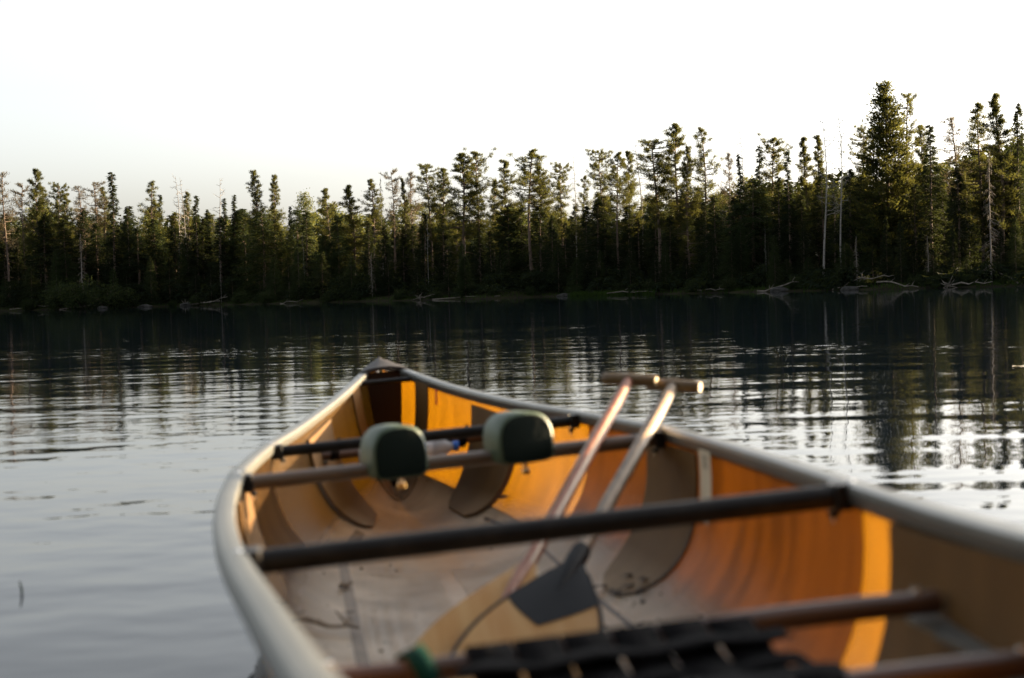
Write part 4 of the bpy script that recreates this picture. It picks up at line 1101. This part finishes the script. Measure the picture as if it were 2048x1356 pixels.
# ------------------------------------------------------------------ paddles
def paddle(G, T, label, style):
    G, T = np.array(G), np.array(T)
    L_ = np.linalg.norm(T - G); ax = (T - G) / L_
    lat = np.array([1.0, -.03, 0]); lat -= ax * (lat @ ax); lat /= np.linalg.norm(lat)
    nrm = np.cross(lat, ax); nrm /= np.linalg.norm(nrm)
    if nrm[2] < 0: nrm = -nrm
    root = canoe_thing('paddle', label, 'paddle', T)
    B = tuple(T)
    at = lambda s, a=0, n_=0: G + ax * s + lat * a + nrm * n_
    bl = .50 if style == 1 else .475; s0 = L_ - bl                       # blade start
    # shaft, flattening into a ridge on the blade
    ss = np.concatenate([np.linspace(0, s0, 14), np.linspace(s0 + .03, s0 + (.34 if style == 1 else .12), 9)])
    rr = [.0125 + .003 * min(1, s / .15) if s <= s0 else .0155 * max(.10, 1 - ((s - s0) / (.36 if style == 1 else .12))) for s in ss]
    sm = M['wood_red'] if style == 1 else M['wood_grey']
    mb = MB(); mb.tube([at(s, 0, 0 if s <= s0 or style == 2 else .006 * min(1, (s - s0) / .1)) for s in ss], [x_ * .9 for x_ in rr], 12, sy=1.0)
    sh_o = mb.build('shaft', [sm], root, base=B, sharp=60)
    # pale laminated strips let into the shaft
    for q in ((-.55, .8) if style == 1 else (.5,)):
        V, F = [], []
        sl = np.linspace(.06, s0 + .02, 14)
        for s in sl:
            r_ = (.0125 + .003 * min(1, s / .15)) * .9 + .0004
            for d in (-.22, .22): V.append(at(s, math.sin(q + d) * r_, math.cos(q + d) * r_))
        for i in range(len(sl) - 1): F.append((2 * i, 2 * i + 1, 2 * i + 3, 2 * i + 2))
        MB().add(V, F).build('laminate_strip', M['wood_stripe'], sh_o, base=B)
    # T grip
    gl = .062 if style == 1 else .060
    gp = [(-gl, .0105), (-gl * .94, .0128), (-gl * .6, .0132), (-gl * .2, .0140), (0, .0150), (gl * .2, .0140), (gl * .6, .0132), (gl * .94, .0128), (gl, .0105)]
    gd = lat * .985 + np.array([0, -.17, 0]); gd /= np.linalg.norm(gd)
    mb = MB(); mb.tube([at(-.006) + gd * a for a, _ in gp], [r for _, r in gp], 14); gr = mb.build('grip', M['grip'], root, base=B, sharp=50)
    MB().tube([at(-.006) + gd * gl, at(-.006) + gd * (gl + .002)], .0104, 14).build('lit_grip_end', M['lit_grip_end'], gr, base=B)  # sunlit end of the grip, its brightness painted as a pale disc
    # blade
    us = np.linspace(0, 1, 26)
    def hw(u):
        if u < .62: return .012 + .092 * math.sin(math.pi / 2 * u / .62) ** 1.15
        return .104 * math.sqrt(max(0, 1 - ((u - .62) / .385) ** 2.6)) + .0005
    nv = 13; V, F = [], []
    for lay in (1, -1):
        for u in us:
            h = hw(u)
            for v in np.linspace(-1, 1, nv):
                th = (.0045 + .006 * max(0, 1 - u / .5) * (1 - abs(v)) ** 1.5) * (1 - .55 * abs(v) ** 3) * (1 - .4 * u)
                V.append(at(s0 + u * bl, v * h, lay * th))
    k = len(us) * nv
    for i in range(len(us) - 1):
        for j in range(nv - 1):
            a = i * nv + j; F.append((a, a + 1, a + nv + 1, a + nv)); F.append((k + a, k + a + nv, k + a + nv + 1, k + a + 1))
    edge = list(range(nv)) + [i * nv + nv - 1 for i in range(1, len(us))] + [(len(us) - 1) * nv + j for j in range(nv - 2, -1, -1)] + [i * nv for i in range(len(us) - 2, 0, -1)]
    for a, b in zip(edge, edge[1:] + edge[:1]): F.append((a, k + a, k + b, b))
    bo = MB().add(V, F).build('blade', M['wood_pale'], root, base=B, sharp=50)
    def overlay(name, fn, m, us2, n2=9):
        V, F = [], []
        for u in us2:
            lo, hi = fn(u)
            for v in np.linspace(lo, hi, n2):
                th = (.0045 + .006 * max(0, 1 - u / .5) * (1 - abs(min(1, abs(v)))) ** 1.5) * (1 - .55 * min(1, abs(v)) ** 3) * (1 - .4 * u)
                V.append(at(s0 + u * bl, v * hw(u), th + .0012))
        for i in range(len(us2) - 1):
            for j in range(n2 - 1): a = i * n2 + j; F.append((a, a + 1, a + n2 + 1, a + n2))
        MB().add(V, F).build(name, m, bo, base=B)
    if style == 2:
        # black dipped throat ending in a chevron, black edge guard
        def front(v): return .31 + .18 * (1 - abs(v - .0))
        V, F = [], []
        vs_ = np.linspace(-1.02, 1.02, 21); ns = 14
        for i in range(ns + 1):
            for v in vs_:
                u = front(min(1, abs(v))) * i / ns
                av = min(1, abs(v)); th = (.0045 + .006 * max(0, 1 - u / .5) * (1 - av) ** 1.5) * (1 - .55 * av ** 3) * (1 - .4 * u)
                V.append(at(s0 + u * bl, v * hw(u), th + .0014))
        for i in range(ns):
            for j in range(20): a = i * 21 + j; F.append((a, a + 1, a + 22, a + 21))
        MB().add(V, F).build('black_throat', M['black_blade'], bo, base=B)
        MB().tube([at(s) for s in np.linspace(s0 - .035, s0 + .17, 8)], [.0168, .0175, .0172, .016, .013, .010, .006, .002], 12).build('black_sleeve', M['black_blade'], bo, base=B)
        for s_ in (-1, 1):
            pts = [at(s0 + u * bl, s_ * hw(u)) for u in np.linspace(.1, .97, 24)]
            MB().tube(pts, .0042, 6).build('edge_guard', M['black_blade'], bo, base=B)
    else:
        MB().tube([at(s0 + u * bl, .93 * hw(u), .004) for u in np.linspace(.08, .3, 8)], .002, 5).build('pale_edge', M['sticker'], bo, base=B)
    return root
paddle((.414, .232, .093), (-.157, -.906, -.300), 'canoe paddle with plain pale wood blade and reddish striped shaft, the left one', 1)
paddle((.502, .193, .073), (-.081, -.927, -.280), 'canoe paddle with black-dipped blade and sunlit worn shaft, the right one', 2)

# ------------------------------------------------------------------ small things in the canoe
# water bottle on the bow seat
bt = canoe_thing('water_bottle', 'plastic water bottle with white and blue label lying on the bow seat', 'bottle', (-.02, 1.258, -.102))
bb = (-.02, 1.258, -.102)
def lathe_x(prof, y, z, n=16):
    return [((x, y, z)) for x, r in prof], [r for x, r in prof]
P, r_ = lathe_x([(-.150, .020), (-.146, .030), (-.120, .032), (-.05, .032), (.06, .032), (.085, .030), (.105, .016), (.112, .0125), (.118, .0125)], 1.258, -.102)
MB().tube(P, r_, 18).build('bottle_body', M['plastic'], bt, base=bb, sharp=60)
P, r_ = lathe_x([(-.108, .0327), (-.02, .0327), (.058, .0327)], 1.258, -.102)
lb = MB().tube(P, r_, 18, cap=False).build('label_band', M['label_white'], bt, base=bb)
MB().tube([(.030, 1.258, -.102), (.041, 1.258, -.102)], .0331, 18, cap=False).build('blue_stripe', M['label_blue'], bt, base=bb)
g = np.random.default_rng(4)
mb = MB()
for i in range(46):                                   # unreadable small print
    x = g.uniform(-.1, .055); a = g.uniform(-.2, 1.7) ; w = g.uniform(.002, .005)
    V = []
    for (dx, da) in ((-w, -.03), (w, -.03), (w, .03), (-w, .03)):
        V.append((x + dx, 1.258 - .0332 * math.cos(a + da), -.102 + .0332 * math.sin(a + da)))
    mb.add(V, [(0, 1, 2, 3)])
mb.build('small_print', M['print'], bt, smooth=False, base=bb)
MB().tube([(.118, 1.258, -.102), (.134, 1.258, -.102)], .0145, 14).build('cap', M['label_blue'], bt, base=bb, sharp=50)
# black tie straps on the bow seat rail
for x, lab in ((-.215, 'black cord tied round the bow seat rail left of the bottle'), (.150, 'black cord tied round the bow seat rail right of the bottle')):
    o = canoe_thing('tie_cord', lab, 'cord', (x, 1.30, -.092))
    for dx, r0 in ((-.008, .0165), (0, .0175), (.008, .0165)):
        P = [(dx + .003 * math.sin(a), r0 * math.cos(a), r0 * math.sin(a)) for a in np.linspace(0, 6.28, 14)]
        MB().tube(P, .0035, 6, cap=False).build('wrap', M['web'], o)
    MB().tube([(0, 0, .016), (.010, -.012, .030), (.016, -.02, .046)], .0035, 6).build('loose_end', M['web'], o)
# teal strap looped on the stern seat rail
o = canoe_thing('strap_loop', 'teal webbing strap looped over the stern seat rail', 'strap', (-.212, -1.534, -.06))
V, F = [], []
path = [(.0 + .004 * k, .020 * math.cos(a) - (.0 if k < 6 else .004 * (k - 6)), .017 * math.sin(a) + .001) for k, a in enumerate(np.linspace(-1.2, 3.6, 12))]
for p in path:
    for dx in (-.010, .010): V.append((p[0] * .7 + dx - .02, p[1] - .002, p[2] + dx * .35))
for i in range(len(path) - 1): F.append((2 * i, 2 * i + 1, 2 * i + 3, 2 * i + 2))
so = MB().add(V, F).build('webbing', M['teal'], o); so.modifiers.new('thick', 'SOLIDIFY').thickness = .002

def on_floor(px, py, up=.004):
    q = hull_hit(px, py); q[2] += up + .007; return q
# twigs, sprig, dead leaves, crumbs
def twig(p0, p1, r, label, fork=False):
    a, b = on_floor(*p0), on_floor(*p1)
    o = canoe_thing('twig', label, 'twig', a)
    P = [(b - a) * t + np.array([0, .004 * math.sin(t * 6), .004 * math.sin(t * 9) + .002]) for t in np.linspace(0, 1, 7)]
    MB().tube(P, [r, r, r * .95, r * .9, r * .8, r * .7, r * .6], 6).build('stem', M['twig'], o)
    if fork:
        MB().tube([P[5], P[5] + np.array([-.012, .03, .012]), P[5] + np.array([-.02, .055, .02])], [r * .6, r * .5, r * .3], 5).build('side_twig', M['twig'], o)
twig((590, 1254), (718, 1270), .0045, 'thin dry twig lying left on the canoe floor', True)
twig((682, 1185), (705, 1178), .005, 'short stub of twig on the left floor seam')
q = on_floor(704, 1122)
o = canoe_thing('green_sprig', 'small green leafy sprig on the left floor seam under the thwart', 'sprig', q)
g = np.random.default_rng(8)
MB().tube([(-.012, 0, 0), (.01, .01, .008), (.04, .03, .016)], [.002, .002, .001], 5).build('stem', M['twig'], o)
for k in range(7):
    c = np.array([-.012 + .009 * k, .004 * k, .004 + .003 * k]); d = np.array([g.normal(0, .6), g.normal(0, 1), .4]); d /= np.linalg.norm(d); s_ = np.cross(d, [0, 0, 1]) * .008
    V = [c, c + d * .013 + s_, c + d * .028 + np.array([0, 0, .004]), c + d * .013 - s_]
    MB().add(V, [(0, 1, 2, 3)]).build('leaf', M['leafgreen'], o, smooth=False)
def dead_leaf(px, py, s, label, seed, grp='dead leaves on the canoe floor'):
    g = np.random.default_rng(seed); q = on_floor(px, py, .005)
    V, F = [], []; a0 = g.uniform(0, 6.28)
    ring_ = []
    for k in range(9):
        a = a0 + k / 9 * 6.28; rr = 1.35 * s * g.uniform(.55, 1.1); ring_.append((math.cos(a) * rr, math.sin(a) * rr * .8, abs(g.normal(.0, .5)) * s * .6))
    V = [(0, 0, .001)] + ring_; F = [(0, k + 1, (k + 1) % 9 + 1) for k in range(9)]
    o = MB().add(V, F).build('dead_leaf', M['leafdry'], None, smooth=False, matrix=CM @ Matrix.Translation(Vector(q.tolist())))
    set_props(o, label, 'leaf', grp)
for k, (px, py, s, lab) in enumerate([(1200, 1186, .014, 'curled dark leaf left of the leaf cluster on the floor'), (1232, 1196, .013, 'flat dark leaf joining the left of the leaf cluster'), (1256, 1186, .012, 'dark leaf in the middle of the leaf cluster'), (1258, 1164, .013, 'brown leaf at the top of the leaf cluster'),
                                      (1290, 1172, .014, 'dark leaf at the right of the leaf cluster by the curved seam'), (1282, 1192, .010, 'small dark leaf at the bottom of the leaf cluster'), (600, 1240, .010, 'lone dark leaf above the dry twig'), (703, 1238, .010, 'dark leaf scrap on the seam above the twig tip'),
                                      (1208, 1268, .008, 'leaf scrap right of the black paddle blade'), (1280, 1262, .008, 'leaf scrap below the leaf cluster'), (1010, 1005, .022, 'long dark leaf on the floor in front of the rear thwart')]):
    dead_leaf(px, py, s, lab, k + 40)
g = np.random.default_rng(12)
mb = MB()
for i in range(230):
    if i < 110: px, py = g.normal(1255, 70), g.normal(1215, 45)
    elif i < 130: px, py = g.uniform(600, 960), g.uniform(1130, 1330)
    elif i > 165: continue
    else: px, py = g.uniform(620, 1330), g.uniform(1070, 1320)
    q = hull_hit(px, py)
    if q is None or q[2] > -.2: continue
    s = abs(g.normal(.0012, .0010)) + .0007
    mb.box(q + [0, 0, s * .6], (s, s * g.uniform(.6, 1.6), s * .6))
o = mb.build('floor_dirt', M['dirt'], None, smooth=False, matrix=CM)
set_props(o, 'scattered dark crumbs of dirt on the canoe floor', 'dirt', kind='stuff')

# ------------------------------------------------------------------ afloat on the lake
def reed(px, py, label):
    r = pix_ray(px, py); t = -CAM_H / r[2]; p = np.array([0, 0, CAM_H]) + r * t
    o = bpy.data.objects.new('reed_tip', None); COL.objects.link(o); o.location = (p[0], p[1], 0); set_props(o, label, 'reed')
    MB().tube([(0, 0, -.02), (.002, 0, .008), (0, 0, .018), (-.002, 0, .028)], [.002, .0024, .002, .001], 6).build('blade', M['leafgreen'], o)
    return o
reed(42, 1188, 'little dark reed tip poking from the water at left')
r = pix_ray(2043, 734); t = -CAM_H / r[2]; p = r * t
mb = MB(); V = [(0, 0, .004)] + [(math.cos(k / 8 * 6.28) * .06, math.sin(k / 8 * 6.28) * .05, .004 + .006 * (k % 2)) for k in range(8)]
mb.add(V, [(0, k + 1, (k + 1) % 8 + 1) for k in range(8)])
o = mb.build('floating_leaf', M['sticker'], None, smooth=False); o.location = (p[0], p[1], 0)
set_props(o, 'pale leaf floating on the water at the right edge', 'leaf')
